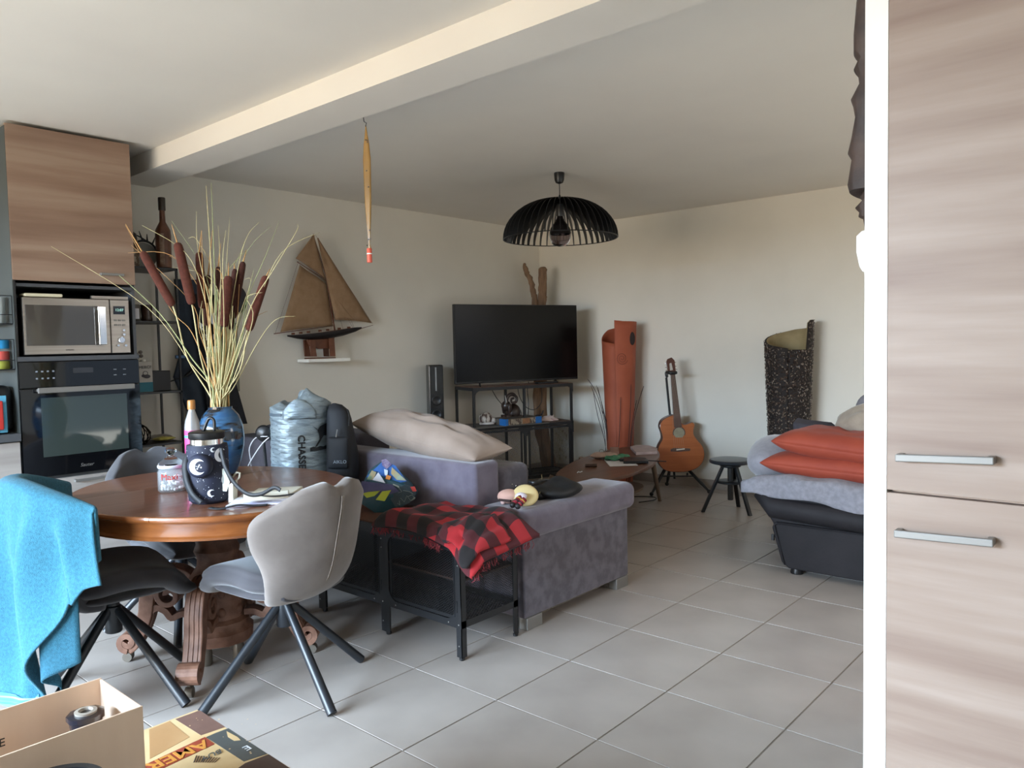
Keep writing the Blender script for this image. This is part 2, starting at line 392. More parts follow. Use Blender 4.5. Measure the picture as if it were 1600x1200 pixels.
LCD.node_tree.nodes['Principled BSDF'].inputs['Emission Color'].default_value = (.2, .9, .75, 1); LCD.node_tree.nodes['Principled BSDF'].inputs['Emission Strength'].default_value = .6
text('digits', '12:07', .02, (.208, 2.1035, 1.543), (1, 0, 0), (0, 0, 1), LCD, dp)
for k in range(3):
    for r_ in range(2): obj('button', B().box(.178+.022*k, .194+.022*k, 2.104, 2.109, 1.482-.026*r_, 1.492-.026*r_), ALU, t, bevel=.001)
def knob(c, r, parent, nm='knob', m=CHROME):
    b = B().lathe([(r, 0), (r, .012), (r*.85, .015)], n=20); b.xf(Matrix.Translation(c) @ Matrix.Rotation(PI/2, 4, 'X')); return obj(nm, b, m, parent, smooth='auto')
knob((.225, 2.109, 1.432), .008, t, 'button'); knob((.225, 2.109, 1.408), .008, t, 'button'); knob((.213, 2.109, 1.378), .018, t)
knob((.232, 2.109, 1.348), .008, t, 'button'); knob((.192, 2.109, 1.348), .007, t, 'button')
text('badge', 'SAMSUNG', .009, (-.05, 2.107, 1.328), (1, 0, 0), (0, 0, 1), BLKP, t)
o = obj('air_vent_grille', B().box(.07, .26, 2.112, 2.13, 1.603, 1.618), STEEL, t)
# white bar and dark leaflet lying on top of the microwave
o = obj('white_paddle', B().box(-.25, -.07, 2.11, 2.2, 1.604, 1.622), mat('cream_plastic', '#d9cfb0', rough=.5), bevel=.007, seg=3); tag(o, 'cream coloured flat bar lying on top of the microwave', 'utensil')
# oven
t = thing('built_in_oven', 'black built-in oven with steel bar handle under the microwave', 'oven', (0, 2.3, .67))
obj('body', B().box(-.28, .28, 2.12, 2.6, .674, 1.262), BLKP, t)
cp = obj('control_panel', B().box(-.297, .297, 2.096, 2.12, 1.135, 1.268), BLKG, t, bevel=.002)
dd = obj('door', B().box(-.297, .297, 2.094, 2.118, .672, 1.130), BLKG, t, bevel=.002)
obj('window_pane', B().box(-.205, .222, 2.0925, 2.0945, .775, 1.082), OVGL, dd)
obj('handle', B().box(-.228, .25, 2.046, 2.060, 1.108, 1.136).box(-.222, -.205, 2.06, 2.096, 1.114, 1.13).box(.227, .244, 2.06, 2.096, 1.114, 1.13), ALU, dd, bevel=.003)
text('badge', 'Sauter', .026, (.0, 2.093, .712), (1, 0, 0), (0, 0, 1), ALU, dd, shear=.35)
obj('display', B().box(-.045, .055, 2.0945, 2.0965, 1.205, 1.232), mat('oven_display', '#2c2e33', rough=.2), cp)
gm = mat('grey_print', '#80858b', rough=.6)
for k in range(4):
    for r_ in range(2): obj('touch_mark', B().box(-.222+.026*k, -.212+.026*k, 2.0948, 2.0962, 1.215-.036*r_, 1.223-.036*r_), gm, cp)
for k in range(2):
    for r_ in range(2): obj('touch_mark', B().box(.16+.05*k, .175+.05*k, 2.0948, 2.0962, 1.215-.03*r_, 1.219-.03*r_), gm, cp)
# counter to the left of the column
o = obj('worktop', B().box(-2.2, -.305, 2.08, 2.69, .872, .910), CARC, bevel=.002); tag(o, 'dark grey worktop to the left of the oven cabinet', 'worktop')
t = thing('base_cabinet', 'pale wood base cabinet under the dark worktop, left of the oven', 'cabinet', (-.7, 2.4, 0))
obj('carcass', B().box(-1.1, -.305, 2.12, 2.69, .1, .870), CARC, t)
obj('drawer', B().box(-1.098, -.307, 2.098, 2.118, .655, .866), OAKG, t, bevel=.0015)
obj('drawer', B().box(-1.098, -.307, 2.098, 2.118, .10, .650), OAKG, t, bevel=.0015)
# wire racks on the side panel of the column
def rack(z0, z1, label):
    b = B(); xs = (-.385, -.306); r_ = .0022
    for x in xs:
        for y in (2.115, 2.42): b.tube([(x, y, z0), (x, y, z1)], r_, 5)
    for z in (z0, z0+.045, z1):
        b.tube([(xs[0], 2.115, z), (xs[0], 2.42, z)], r_, 5)
        for y in (2.115, 2.42): b.tube([(xs[0], y, z), (xs[1], y, z)], r_, 5)
    b.box(xs[0], xs[1], 2.115, 2.42, z0-.004, z0)
    o = obj('wire_rack', b, BLKM); return tag(o, label, 'rack')
rack(1.465, 1.605, 'black wire rack on the cabinet side, the upper one holding a pale tumbler')
rack(1.235, 1.385, 'black wire rack on the cabinet side, the lower one holding coloured tins')
o = obj('tumbler', B().lathe([(.026, 1.466), (.033, 1.60), (.031, 1.60), (.024, 1.47)], (-.345, 2.19), 20), mat('pale_plastic', '#aab0ad', rough=.4), smooth='auto'); tag(o, 'pale grey tumbler standing in the upper wire rack', 'cup')
for nm, zz, c, lb in (('tin', 1.236, '#8d8f35', 'yellow green tin at the bottom of the stack in the lower rack'), ('tin', 1.283, '#b54a42', 'red tin in the middle of the stack in the lower rack'), ('tin', 1.340, '#1f7fb0', 'blue tin on top of the stack in the lower rack')):
    o = obj(nm, B().lathe([(.034, zz), (.036, zz+.004), (.036, zz+.040), (.034, zz+.044)], (-.345, 2.185), 24), mat('tin_'+c, c, rough=.4), smooth='auto'); tag(o, lb, 'tin')
t = thing('toaster', 'black rounded toaster on the worktop beside the oven', 'toaster', (-.40, 2.25, .91))
obj('body', B().box(-.50, -.312, 2.14, 2.42, .914, 1.155), BLKP, t, bevel=.04, seg=5)
obj('slot', B().box(-.44, -.425, 2.19, 2.37, 1.150, 1.158), ALU, t); obj('slot', B().box(-.39, -.375, 2.19, 2.37, 1.150, 1.158), ALU, t)
o = obj('lunch_tray', B().box(-.56, -.372, 2.094, 2.108, .935, 1.08), mat('red_plastic', '#b8322c', rough=.35), bevel=.006, seg=3)
tag(o, 'red plastic dish standing in front of the toaster', 'dish')
o = obj('cutting_board', B().box(-.58, -.352, 2.112, 2.122, .918, 1.105), mat('sky_blue_plastic', '#5aa6c4', rough=.4), bevel=.004, seg=3); tag(o, 'light blue plastic board behind the red dish', 'board')

# ================================================================ TALL CABINET (right)
t = thing('tall_cabinet', 'tall pale wood grain cupboard on the right edge beside the white partition', 'cabinet', (.3, -2.2, 0))
obj('carcass', B().box(.022, .60, -2.51, -1.909, .08, 2.42), CARDL, t)
d = obj('door', B().box(0, .02, -2.512, -1.9055, 1.0125, 2.42), OAKL, t, bevel=.0015)
handle(atx(1404, 713, 0), atx(1557, 718, 0), (-1, 0, 0), ALU, d)
d = obj('door', B().box(0, .02, -2.512, -1.9055, .08, 1.0075), OAKL, t, bevel=.0015)
handle(atx(1402, 830, 0), atx(1556, 845, 0), (-1, 0, 0), ALU, d)
obj('plinth', B().box(.05, .07, -2.51, -1.909, 0, .08), CARC, t)
# thermostat and carved mask on the living room side of the partition
b = B(); pr = [(1.435, .010), (1.445, .016), (1.475, .022), (1.505, .022), (1.514, .012)]
poly = [(.02, -1.864, 1.432)]+[(.02, -1.864+d_, z) for z, d_ in pr]+[(.02, -1.864, 1.516)]
b.prism(poly, (.08, 0, 0)); o = obj('thermostat', b, WHITE, bevel=.002); tag(o, 'small white wall box on the edge of the white partition below the carving', 'thermostat')
# carved wooden hanging: stacked lobed shapes, dark
WOODK = mat('dark_carved_wood', '#2d211c', '#45352d', (20, 20, 20), .6, bump=.2, bscale=(50, 50, 50))
t = thing('wood_carving', 'dark carved wooden wall hanging peeking past the white partition', 'carving', (.2, -1.864, 1.52))
b = B(); prof = [(2.44, .012), (2.2, .016), (2.02, .018), (1.985, .020), (1.96, .034), (1.90, .040), (1.865, .042), (1.85, .03), (1.835, .042), (1.82, .030), (1.80, .026), (1.775, .046), (1.76, .04), (1.74, .036), (1.70, .048), (1.675, .056), (1.66, .046), (1.61, .054), (1.596, .05)]
n = 14; vs = []; 
for z, dd_ in prof:
    for k in range(n+1):
        a = PI*k/n; vs.append((.115-.10*math.cos(a)*(1+.05*math.sin(z*40)), -1.863+(dd_*.95+.001)*math.sin(a)**.5, z))
fs = [(i*(n+1)+k, i*(n+1)+k+1, (i+1)*(n+1)+k+1, (i+1)*(n+1)+k) for i in range(len(prof)-1) for k in range(n)]
fs += [tuple(range(n+1)), tuple((len(prof)-1)*(n+1)+k for k in range(n, -1, -1))]
b.add(vs, fs); obj('carved_body', b, WOODK, t, smooth='auto')
b = B(); prof = [(1.582, .022), (1.566, .034), (1.560, .028), (1.548, .046), (1.538, .036), (1.530, .038), (1.524, .026), (1.500, .020)]
vs = []
for z, dd_ in prof:
    for k in range(n+1):
        a = PI*k/n; vs.append((.115-.07*math.cos(a), -1.863+(dd_*.9+.002)*math.sin(a)**.5, z+.02))
fs = [(i*(n+1)+k, i*(n+1)+k+1, (i+1)*(n+1)+k+1, (i+1)*(n+1)+k) for i in range(len(prof)-1) for k in range(n)]
fs += [tuple(range(n+1)), tuple((len(prof)-1)*(n+1)+k for k in range(n, -1, -1))]
b.add(vs, fs); obj('carved_tail', b, WOODK, t, smooth='auto')

# ================================================================ PENDANT LAMP
PL = Vector((2.672, .914, 0)); RR = .397
t = thing('pendant_lamp', 'black dome pendant lamp of upright vanes hanging from the ceiling', 'lamp', (PL.x, PL.y, 2.0))
obj('ceiling_rose', B().lathe([(.035, 2.48), (.036, 2.47), (.033, 2.43), (.025, 2.412), (.008, 2.405)], (PL.x, PL.y), 24), BLKP, t, smooth='auto')
obj('cord', B().tube([(PL.x, PL.y, 2.41), (PL.x, PL.y, 2.30)], .003, 6), BLKP, t)
obj('lamp_holder', B().lathe([(.004, 2.33), (.014, 2.30), (.022, 2.27), (.024, 2.19), (.02, 2.18)], (PL.x, PL.y), 20), BLKP, t, smooth='auto')
obj('hub_disc', B().lathe([(.0, 2.302), (.075, 2.300), (.075, 2.294), (.0, 2.292)], (PL.x, PL.y), 32, cap=False), BLKP, t)
fin = B(); po = []; pi_ = []
for k in range(13):
    a = PI/2*k/12; ro = .05+(RR-.05)*math.sin(a); zo = 2.03+.272*math.cos(a)
    po.append((ro, zo)); pi_.append((ro-.058*(1-.58*(k/12)**2), zo-.040*(1-(k/12)**1.5)-.0))
poly = [(r_, -.0012, z) for r_, z in po]+[(r_, -.0012, z) for r_, z in reversed(pi_)]
me_fin = None
for k in range(48):
    if me_fin is None:
        b = B(); n_ = len(po); vs = [(r_, y, z-2.0) for y in (-.0014, .0014) for r_, z in po+pi_]
        fs = []
        for i in range(n_-1):
            a_ = 2*n_
            fs += [(i, i+1, n_+i+1, n_+i), (a_+i, a_+n_+i, a_+n_+i+1, a_+i+1), (i, a_+i, a_+i+1, i+1), (n_+i, n_+i+1, a_+n_+i+1, a_+n_+i)]
        b.add(vs, fs); o = obj('vane', b, BLKP, t, local=True); me_fin = o.data
    else:
        o = bpy.data.objects.new('vane', me_fin); col.objects.link(o); o.parent = t
    o.rotation_euler = (0, 0, 2*PI*k/48)
ring = [(PL.x+(RR-.004)*math.cos(2*PI*k/64), PL.y+(RR-.004)*math.sin(2*PI*k/64), 2.032) for k in range(65)]
obj('rim_ring', B().tube(ring, .0035, 6, cap=False), BLKP, t)
SMOK = glass('smoked_glass', '#8c8288', .03, 1.1)
BLT = mat('dark_mirror_glass', '#141114', rough=.12, metal=.5)
bz = [(.02, 2.19), (.024, 2.17), (.034, 2.15), (.052, 2.125), (.068, 2.10), (.0755, 2.075), (.077, 2.06)]
bl = obj('bulb_top', B().lathe(bz, (PL.x, PL.y), 32, cap=False), BLT, t, smooth=True)
bz = [(.077, 2.06), (.0765, 2.045), (.071, 2.02), (.058, 1.998), (.038, 1.984), (.015, 1.978), (.0, 1.977)]
obj('bulb_glass', B().lathe(bz, (PL.x, PL.y), 32, cap=False), SMOK, t, smooth=True)

# fly paper hanging from the beam
t = thing('flypaper_strip', 'twisted brown sticky fly paper strip hanging from the beam with orange red tube end', 'flypaper', (.702, .54, 1.70))
FLYP = mat('amber_film', '#8a6a38', '#a58048', (10, 10, 4), .25, coat=.3)
rows = []
zz = [2.335, 2.30, 2.25, 2.18, 2.08, 1.98, 1.90, 1.84, 1.79, 1.765]
ww = [.003, .014, .026, .036, .034, .032, .025, .018, .012, .020]
aa = [1.2, .9, .5, .25, .35, .55, .75, 1.0, 1.4, .6]
def fp(u, v):
    k = v*(len(zz)-1); i = min(int(k), len(zz)-2); f = k-i; L = lambda a: a[i]+(a[i+1]-a[i])*f
    w_, a, z = L(ww), L(aa)+.8, L(zz); s = (u-.5)*w_
    return (.712+math.sin(a)*s*.6+.002*math.cos(12*u), .538-math.cos(a-.7)*s, z)
obj('paper_strip', B().sheet(fp, 4, 36, .0012), FLYP, t, smooth=True)
obj('string', B().tube([(.702, .54, 2.37), (.706, .541, 2.352), (.712, .532, 2.345), (.712, .538, 2.330)], .002, 5), BLKP, t)
cart = obj('cartridge', B().lathe([(.011, 1.704), (.012, 1.706), (.012, 1.768), (.0105, 1.770)], (.712, .538), 18), mat('coral_card', '#d8604a', rough=.5), t, smooth='auto')
obj('label_band', B().lathe([(.0123, 1.742), (.0123, 1.747)], (.712, .538), 18, cap=False), WHITE, cart)
rn = random.Random(3)
for k in range(9):
    z = rn.choice([2.26, 2.16, 2.12, 2.05, 1.93, 1.90, 1.85, 1.81, 1.79])+rn.uniform(-.01, .01)
    obj('stuck_fly', B().ball((.709, .538+rn.uniform(-.014, .012), z), (.003, .004, .003), 6, 4), BLKP, t)

# ================================================================ METAL SHELF + ITEMS (behind the oven column)
SX0, SX1, SY0, SY1 = .33, .668, 2.36, 2.64
t = thing('metal_shelf_unit', 'narrow black metal shelf unit between the oven cabinet and the wall', 'shelf', (.5, 2.5, 0))
for x, y in ((SX0, SY0), (SX1-.012, SY0), (SX0, SY1), (SX1-.012, SY1)): obj('post', B().box(x, x+.012, y, y+.012, 0, 1.82), BLKM, t)
for z in (.742, 1.06, 1.49, 1.815): obj('shelf_board', B().box(SX0, SX1, SY0, SY1+.012, z-.006, z+.006), BLKM if z > 1.2 else CARC, t)
obj('foot_rail', B().box(SX0, SX1, SY0, SY0+.01, .1, .11), BLKM, t)
BOTB = mat('brown_leather_bottle', '#4c2a1c', '#6f4631', (14, 14, 14), .35, coat=.3)
def lathe_thing(name, prof, c, m, label, cat, n=28, **k):
    o = obj(name, B().lathe(prof, c, n), m, smooth='auto', **k); return tag(o, label, cat)
t = thing('decorated_bottle', 'tall brown bottle with pale label on top of the black shelf unit', 'bottle', (.615, 2.42, 1.821))
s = .004
z0 = 1.822
obj('body', B().lathe([(.038, z0), (.044, z0+.006), (.046, z0+.20), (.043, z0+.235), (.030, z0+.262), (.018, z0+.285), (.0155, z0+.37)], (.615, 2.42), 28), BOTB, t, smooth='auto')
obj('neck_cap', B().lathe([(.020, z0+.355), (.021, z0+.36), (.0215, z0+.430), (.0195, z0+.434)], (.615, 2.42), 24), mat('dark_olive_cap', '#3a3026', rough=.4), t, smooth='auto')
b = B(); 
def lbl(r_, a0, a1, za, zb, c, n=10):
    b = B(); vs = [(c[0]+r_*math.cos(a0+(a1-a0)*k/n), c[1]+r_*math.sin(a0+(a1-a0)*k/n), z) for z in (za, zb) for k in range(n+1)]
    return b.add(vs, [(k, k+1, n+2+k, n+1+k) for k in range(n)])
obj('label', lbl(.0468, -2.5, -1.9, z0+.02, z0+.21, (.615, 2.42)), mat('pale_label', '#8d7764', '#6d4d3a', (30, 30, 30), .6), t)
t = thing('patterned_jug', 'pale patterned jar at the left end of the shelf top, beside the cabinet', 'jar', (.41, 2.45, 1.821))
obj('body', B().lathe([(.04, z0), (.045, z0+.01), (.045, z0+.14), (.038, z0+.16)], (.43, 2.45), 24), mat('cream_and_brown', '#8f8472', '#5b4a3a', (40, 40, 40), .5, contrast=(.45, .5)), t, smooth='auto')
obj('lid', B().lathe([(.036, z0+.16), (.038, z0+.165), (.034, z0+.20), (.02, z0+.21)], (.43, 2.45), 24), mat('dark_lid', '#2c2622', rough=.4), t, smooth='auto')
t = thing('round_clock', 'grey disc with black spiky rim between the jar and the brown bottle', 'ornament', (.53, 2.5, 1.821))
b = B().lathe([(.075, -.01), (.078, 0), (.075, .01)], n=30); b.xf(Matrix.Translation((.53, 2.50, z0+.082)) @ Matrix.Rotation(PI/2, 4, 'X')); obj('disc', b, mat('grey_disc', '#6c6c66', rough=.5), t, smooth='auto')
ring = [(.53+.083*math.cos(a), 2.50, z0+.088+.083*math.sin(a)) for a in [PI*(-.1+1.2*k/20) for k in range(21)]]
obj('rim', B().tube(ring, .007, 8), BLKM, t, smooth=True)
b = B()
for a, L in ((.9, .05), (1.3, .045), (1.65, .06), (2.1, .04)):
    b.tube([(.53+.083*math.cos(a), 2.5, z0+.088+.083*math.sin(a)), (.53+(.083+L)*math.cos(a+.1), 2.5, z0+.088+(.083+L)*math.sin(a+.1))], [.006, .002], 6)
b.tube(bez([(.53+.083*math.cos(1.2), 2.5, z0+.165), (.49, 2.5, z0+.20), (.42, 2.5, z0+.205), (.39, 2.5, z0+.19)], 5), .004, 6)
obj('spikes', b, BLKM, t)
z1 = 1.497
t = thing('spice_jar', 'small labelled glass jar on the second shelf', 'jar', (.43, 2.45, z1))
obj('glass_body', B().lathe([(.028, z1), (.03, z1+.005), (.03, z1+.085), (.022, z1+.10)], (.435, 2.44), 20), mat('grey_glass', '#5b5650', rough=.15), t, smooth='auto')
obj('label', lbl(.0306, -2.7, -1.2, z1+.012, z1+.075, (.435, 2.44)), PAPER, t)
lathe_thing('candle_holder', [(.03, z1), (.034, z1+.01), (.03, z1+.03), (.036, z1+.10), (.034, z1+.10), (.028, z1+.03)], (.515, 2.47), mat('dark_red_brown_glass', '#3c2a24', rough=.2), 'dark brown glass on the second shelf, right of the labelled jar', 'glass')
z2 = 1.067
t = thing('milk_carton', 'white and teal drink carton reading MERCI on the third shelf', 'carton', (.45, 2.38, z2))
obj('body', B().box(.405, .490, 2.366, 2.44, z2, z2+.185), mat('carton_white', '#b9b4ab', rough=.6), t, bevel=.002)
obj('teal_panel', B().box(.406, .489, 2.3645, 2.3665, z2+.002, z2+.060), mat('teal_print', '#1d6f80', rough=.5), t)
obj('cap', B().lathe([(.011, z2+.185), (.011, z2+.198)], (.455, 2.40), 14), WHITE, t)
text('lettering', 'MERCI!', .024, (.447, 2.3645, z2+.150), (1, 0, .04), (0, 0, 1), BLKP, t)
b = B(); c0 = (.447, 2.3648, z2+.095)
b.tube([(c0[0]+.014*math.cos(a), c0[1], c0[2]+.018+.014*math.sin(a)) for a in [2*PI*k/12 for k in range(13)]], .0016, 5)
b.ball((c0[0]+.008, c0[1], c0[2]), (.022, .0012, .012), 12, 6); b.ball((c0[0]-.012, c0[1], c0[2]+.004), (.012, .0012, .009), 10, 6)
obj('drawing', b, mat('ink_grey', '#3e3c40', rough=.6), t)
o = obj('storage_box', B().box(.497, .615, 2.40, 2.60, z2, z2+.125), BLKP, bevel=.004); tag(o, 'plain black box on the third shelf right of the white carton', 'box')
t = thing('glass_ornament', 'clear glass bowl with dried flowers behind the white carton', 'ornament', (.50, 2.57, z2))
GLS = glass('clear_glass', '#dfe6e4', .03)
b = B(); rn = random.Random(5)
for k in range(16): b.ball((.50+rn.uniform(-.04, .04), 2.625+rn.uniform(-.01, .008), z2+.15+rn.uniform(0, .10)), (.014, .008, .012), 8, 5)
obj('dried_flowers', b, mat('grey_flowers', '#77706a', '#8c857d', (60, 60, 60), .8), t, kind='stuff', smooth=True)
obj('bowl', B().lathe([(.03, z2), (.045, z2+.04), (.045, z2+.15)], (.50, 2.622), 20, sy=.4), mat('frosted_glass', '#82807a', rough=.4), t, smooth='auto')
z3 = .749
t = thing('metal_bowl', 'dark glinting metal basket on the lowest shelf beside the oven', 'bowl', (.42, 2.45, z3))
b = B()
for k in range(14):
    a = 2*PI*k/14; b.tube([(.42+r_*math.cos(a+tw), 2.45+r_*math.sin(a+tw), z3+z) for r_, z, tw in ((.04, .004, 0), (.07, .03, .2), (.072, .07, .4), (.05, .10, .6), (.015, .125, .8))], .004, 5)
obj('woven_wires', b, mat('dark_chrome', '#2c2825', rough=.2, metal=.8), t, smooth=True)
obj('base_dish', B().lathe([(.045, z3), (.06, z3+.01), (.05, z3+.012)], (.42, 2.45), 20), mat('dark_chrome2', '#2c2825', rough=.2, metal=.8), t)
def packet(c, sx, sy, h, rz, m, label):
    o = obj('snack_packet', cushion(c, sx, sy, h, rz, pinch=.03, nz=.002, seed=int(c[0]*100), n=10), m, smooth=True); return tag(o, label, 'packet')
packet((.575, 2.44, z3+.020), .12, .08, .024, .2, mat('yellow_foil', '#a59a3a', '#c9c06a', (20, 20, 20), .3), 'yellow shiny packet at the front of the lowest shelf')
packet((.59, 2.53, z3+.024), .13, .08, .03, -.1, mat('silver_red_foil', '#8a8680', '#8f3a34', (12, 4, 4), .3, contrast=(.55, .6)), 'silver and red packet behind the yellow one on the lowest shelf')

# ================================================================ APRON and hat on the wall
def hang(fn, nu, nv, th, m, name, lb, cat): 
    t_ = tag(obj(name, B().sheet(fn, nu, nv, th), m, smooth=True), lb, cat); return t_
APR = mat('black_apron_cloth', '#151519', '#1b1b20', (20, 20, 20), .85)
JKT = mat('slate_blue_cloth', '#2c3540', '#343e4a', (12, 12, 12), .85)
WALLP = (1, 2.62, 1)
t = thing('hanging_jacket', 'slate blue jacket hanging on the wall behind the black apron', 'jacket', (.9, 2.62, .6))
def jk(u, v):
    z = .62+(1.78-.62)*v; xl = interp(v, [(0, .80), (.25, .83), (.38, .775), (.45, .745), (.6, .80), (1, .775)]); xr = interp(v, [(0, 1.06), (.5, 1.08), (1, 1.02)])
    return (xl+(xr-xl)*u, 2.63+.016*math.sin(u*14+v*2)*(1-v*.4)-.03*math.sin(PI*u), z)
obj('body', B().sheet(jk, 24, 20, .02), JKT, t, smooth=True)
def slv(k): return [(.80, 2.57, 1.30), (.80, 2.555, 1.22), (.86, 2.55, 1.16), (.93, 2.55, 1.20)]
obj('strap', B().tube(bez([(.70, 2.60, 1.115), (.74, 2.58, 1.13), (.80, 2.57, 1.15), (.86, 2.56, 1.20), (.93, 2.565, 1.215)], 5), [.004]*10+[.012]*11, 8), BLKP, t, smooth=True)
obj('strap_clip', B().box(.735, .80, 2.575, 2.59, 1.262, 1.285), mat('blue_metal', '#3d5a78', rough=.3, metal=.5), t, bevel=.004)
t = thing('apron', 'black apron with white lettering hanging on the wall behind the cattails', 'apron', (.95, 2.6, .9))
def ap(u, v):
    z = .80+(1.68-.80)*v; xl = interp(v, [(0, .93), (.5, .90), (.75, .86), (1, .855)]); xr = interp(v, [(0, 1.20), (.5, 1.08), (.8, 1.02), (1, 1.0)])
    return (xl+(xr-xl)*u, 2.545+.012*math.sin(u*10+v*3), z)
obj('cloth', B().sheet(ap, 18, 18, .006), APR, t, smooth=True)
for s_, z, sz, x_ in (('BRU', 1.395, .062, .952), ('OIR', 1.315, .062, .965), ('RBQ', 1.245, .062, .972)):
    text('lettering', s_, sz, (x_, 2.526, z), (1, 0, 0), (0, 0, 1), STARW, t)
b = B(); b.prism([(.965, 2.53, 1.49), (.985, 2.53, 1.475), (1.00, 2.53, 1.50), (.995, 2.53, 1.54), (.975, 2.53, 1.57), (.955, 2.53, 1.53)], (0, .003, 0)); b.prism([(.88, 2.53, 1.50), (.915, 2.53, 1.475), (.895, 2.53, 1.465), (.92, 2.53, 1.44), (.905, 2.53, 1.44), (.88, 2.53, 1.465)], (0, .003, 0))
obj('printed_emblem', b, STARW, t)
b = B().lathe([(.0, .012), (.10, .010), (.112, 0), (.11, -.01), (0, -.012)], n=36, cap=False); b.xf(Matrix.Translation((1.20, 2.672, 1.665)) @ Matrix.Rotation(PI/2, 4, 'X'))
o = obj('round_hat', b, mat('dark_grey_felt', '#3a383c', rough=.9), smooth=True); tag(o, 'dark grey round disc hanging on the wall behind the cattails', 'hat')
o = obj('wall_board', B().box(1.03, 1.235, 2.684, 2.699, 1.02, 1.50), mat('grey_green_board', '#8f9080', rough=.85)); tag(o, 'pale grey green board on the wall below the dark disc', 'board')

# ================================================================ MODEL SHIP on wall shelf
o = obj('wall_shelf', B().box(1.72, 2.10, 2.55, 2.698, 1.208, 1.232), WHITE, bevel=.002); tag(o, 'small white wall shelf under the model sailing ship', 'shelf')
t = thing('model_ship', 'wooden model sailing boat with brown sails on the small white shelf', 'model ship', (1.9, 2.62, 1.232))
YS = 2.62
P = lambda x, y, dy=0: aty(x, y, YS)+Vector((0, dy, 0))
# hull lofted between deck line and keel line
dk = [(449, 523.5), (465, 523), (485, 521.5), (510, 518.5), (535, 514.5), (555, 511.5), (565, 511)]
kl = [(449, 526), (465, 529.5), (485, 531.5), (510, 530), (535, 525), (555, 518.5), (565, 513.5)]
wd = [.004, .028, .042, .048, .040, .020, .002]
b = B(); m_ = 10; vs = []
for (a, c_, w_) in zip(dk, kl, wd):
    A_ = P(*a); C_ = P(*c_)
    for k in range(m_+1):
        q = PI*k/m_; vs.append((A_.x+(C_.x-A_.x)*math.sin(q), YS-w_*math.cos(q), A_.z+(C_.z-A_.z)*math.sin(q)**.8))
fs = [(i*(m_+1)+k, i*(m_+1)+k+1, (i+1)*(m_+1)+k+1, (i+1)*(m_+1)+k) for i in range(len(dk)-1) for k in range(m_)]
b.add(vs, fs); obj('hull', b, mat('black_hull', '#171213', rough=.4), t, smooth=True)
b = B(); vs = []
for (a, w_) in zip(dk, wd): A_ = P(*a); vs += [(A_.x, YS-w_, A_.z), (A_.x, YS+w_, A_.z)]
b.add(vs, [(2*i, 2*i+1, 2*i+3, 2*i+2) for i in range(len(dk)-1)]); obj('deck', b, SHIPW, t)
kz = [(479, 530), (523, 526.5), (516, 535), (514, 545), (497, 545), (484, 541)]
obj('keel', B().prism([P(x, y, -.012) for x, y in kz], (0, .024, 0)), SHIPW, t, bevel=.003)
for pts in ([(479, 531), (486, 531), (490, 557), (481, 557)], [(509, 529), (517, 528), (519, 557), (511, 557)]):
    for dy in (-.045, .035): obj('stand_leg', B().prism([P(x, y, dy) for x, y in pts], (0, .012, 0)), SHIPW, t, bevel=.002)
obj('stand_base', B().box(P(481, 557).x, P(519, 557).x, 2.572, 2.668, 1.2325, 1.241), SHIPW, t, bevel=.002)
def spar(a, c_, r_=.004, name='spar', dy=0):
    return obj(name, B().tube([P(*a, dy), P(*c_, dy)], [r_, r_*.6], 6), SHIPW, t, smooth=True)
spar((524, 521), (505, 405), .0055, 'mast'); spar((512, 440), (489, 365), .004, 'topmast'); spar((428, 521.5), (521, 509), .004, 'boom'); spar((464, 409), (512, 440), .0035, 'gaff'); spar((555, 516), (583, 508), .003, 'bowsprit')
def sail(pts, bulge, m=SAIL, nu=10, nv=12, name='sail', dy=0):
    """quad patch a,b (bottom l,r) c,d (top r,l)"""
    a, b_, c_, d_ = [P(*q) for q in pts]
    def fn(u, v):
        q = (a*(1-u)+b_*u)*(1-v)+(d_*(1-u)+c_*u)*v
        return q+Vector((-.012*math.sin(PI*v)*(1-u)*0, dy-bulge*math.sin(PI*u)*math.sin(PI*min(1, v+.12))-.004*math.sin(9*u+2*v), .006*math.sin(PI*u)*(1-v)))
    return obj(name, B().sheet(fn, nu, nv, .0022), m, t, smooth=True)
sail([(438, 519), (520, 509), (509, 443), (468, 414)], .035)
sail([(462, 404), (508, 436), (491, 368), (489.5, 366)], .02)
sail([(523, 500), (580, 505), (497, 372), (495, 372)], .03, dy=-.004)
sail([(523, 499), (552, 500), (520, 458), (518, 457)], .015, dy=-.012)
b = B()
for a, c_ in (((489, 365), (580, 506)), ((505, 405), (552, 514)), ((519, 457), (560, 486)), ((519, 457), (549, 512)), ((512, 440), (462, 404)), ((464, 409), (428, 521)), ((524, 480), (513, 521)), ((524, 480), (535, 518))):
    b.tube([P(*a, -.018), P(*c_, -.018)], .0011, 4)
obj('rigging', b, SHIPW, t)
b = B()
for x in (458, 470, 482, 500, 512, 530, 545): p = P(x, 523-(x-449)*.11); b.box(p.x-.006, p.x+.006, YS-.014, YS+.014, p.z-.004, p.z+.010)
obj('deck_fittings', b, SHIPW, t)

# ================================================================ ROUND TABLE
TX, TY, TZ = .015, .745, .73
RX, RY = .535, .645
t = thing('pedestal_table', 'oval reddish brown wooden table on a carved pedestal', 'table', (TX, TY, 0))
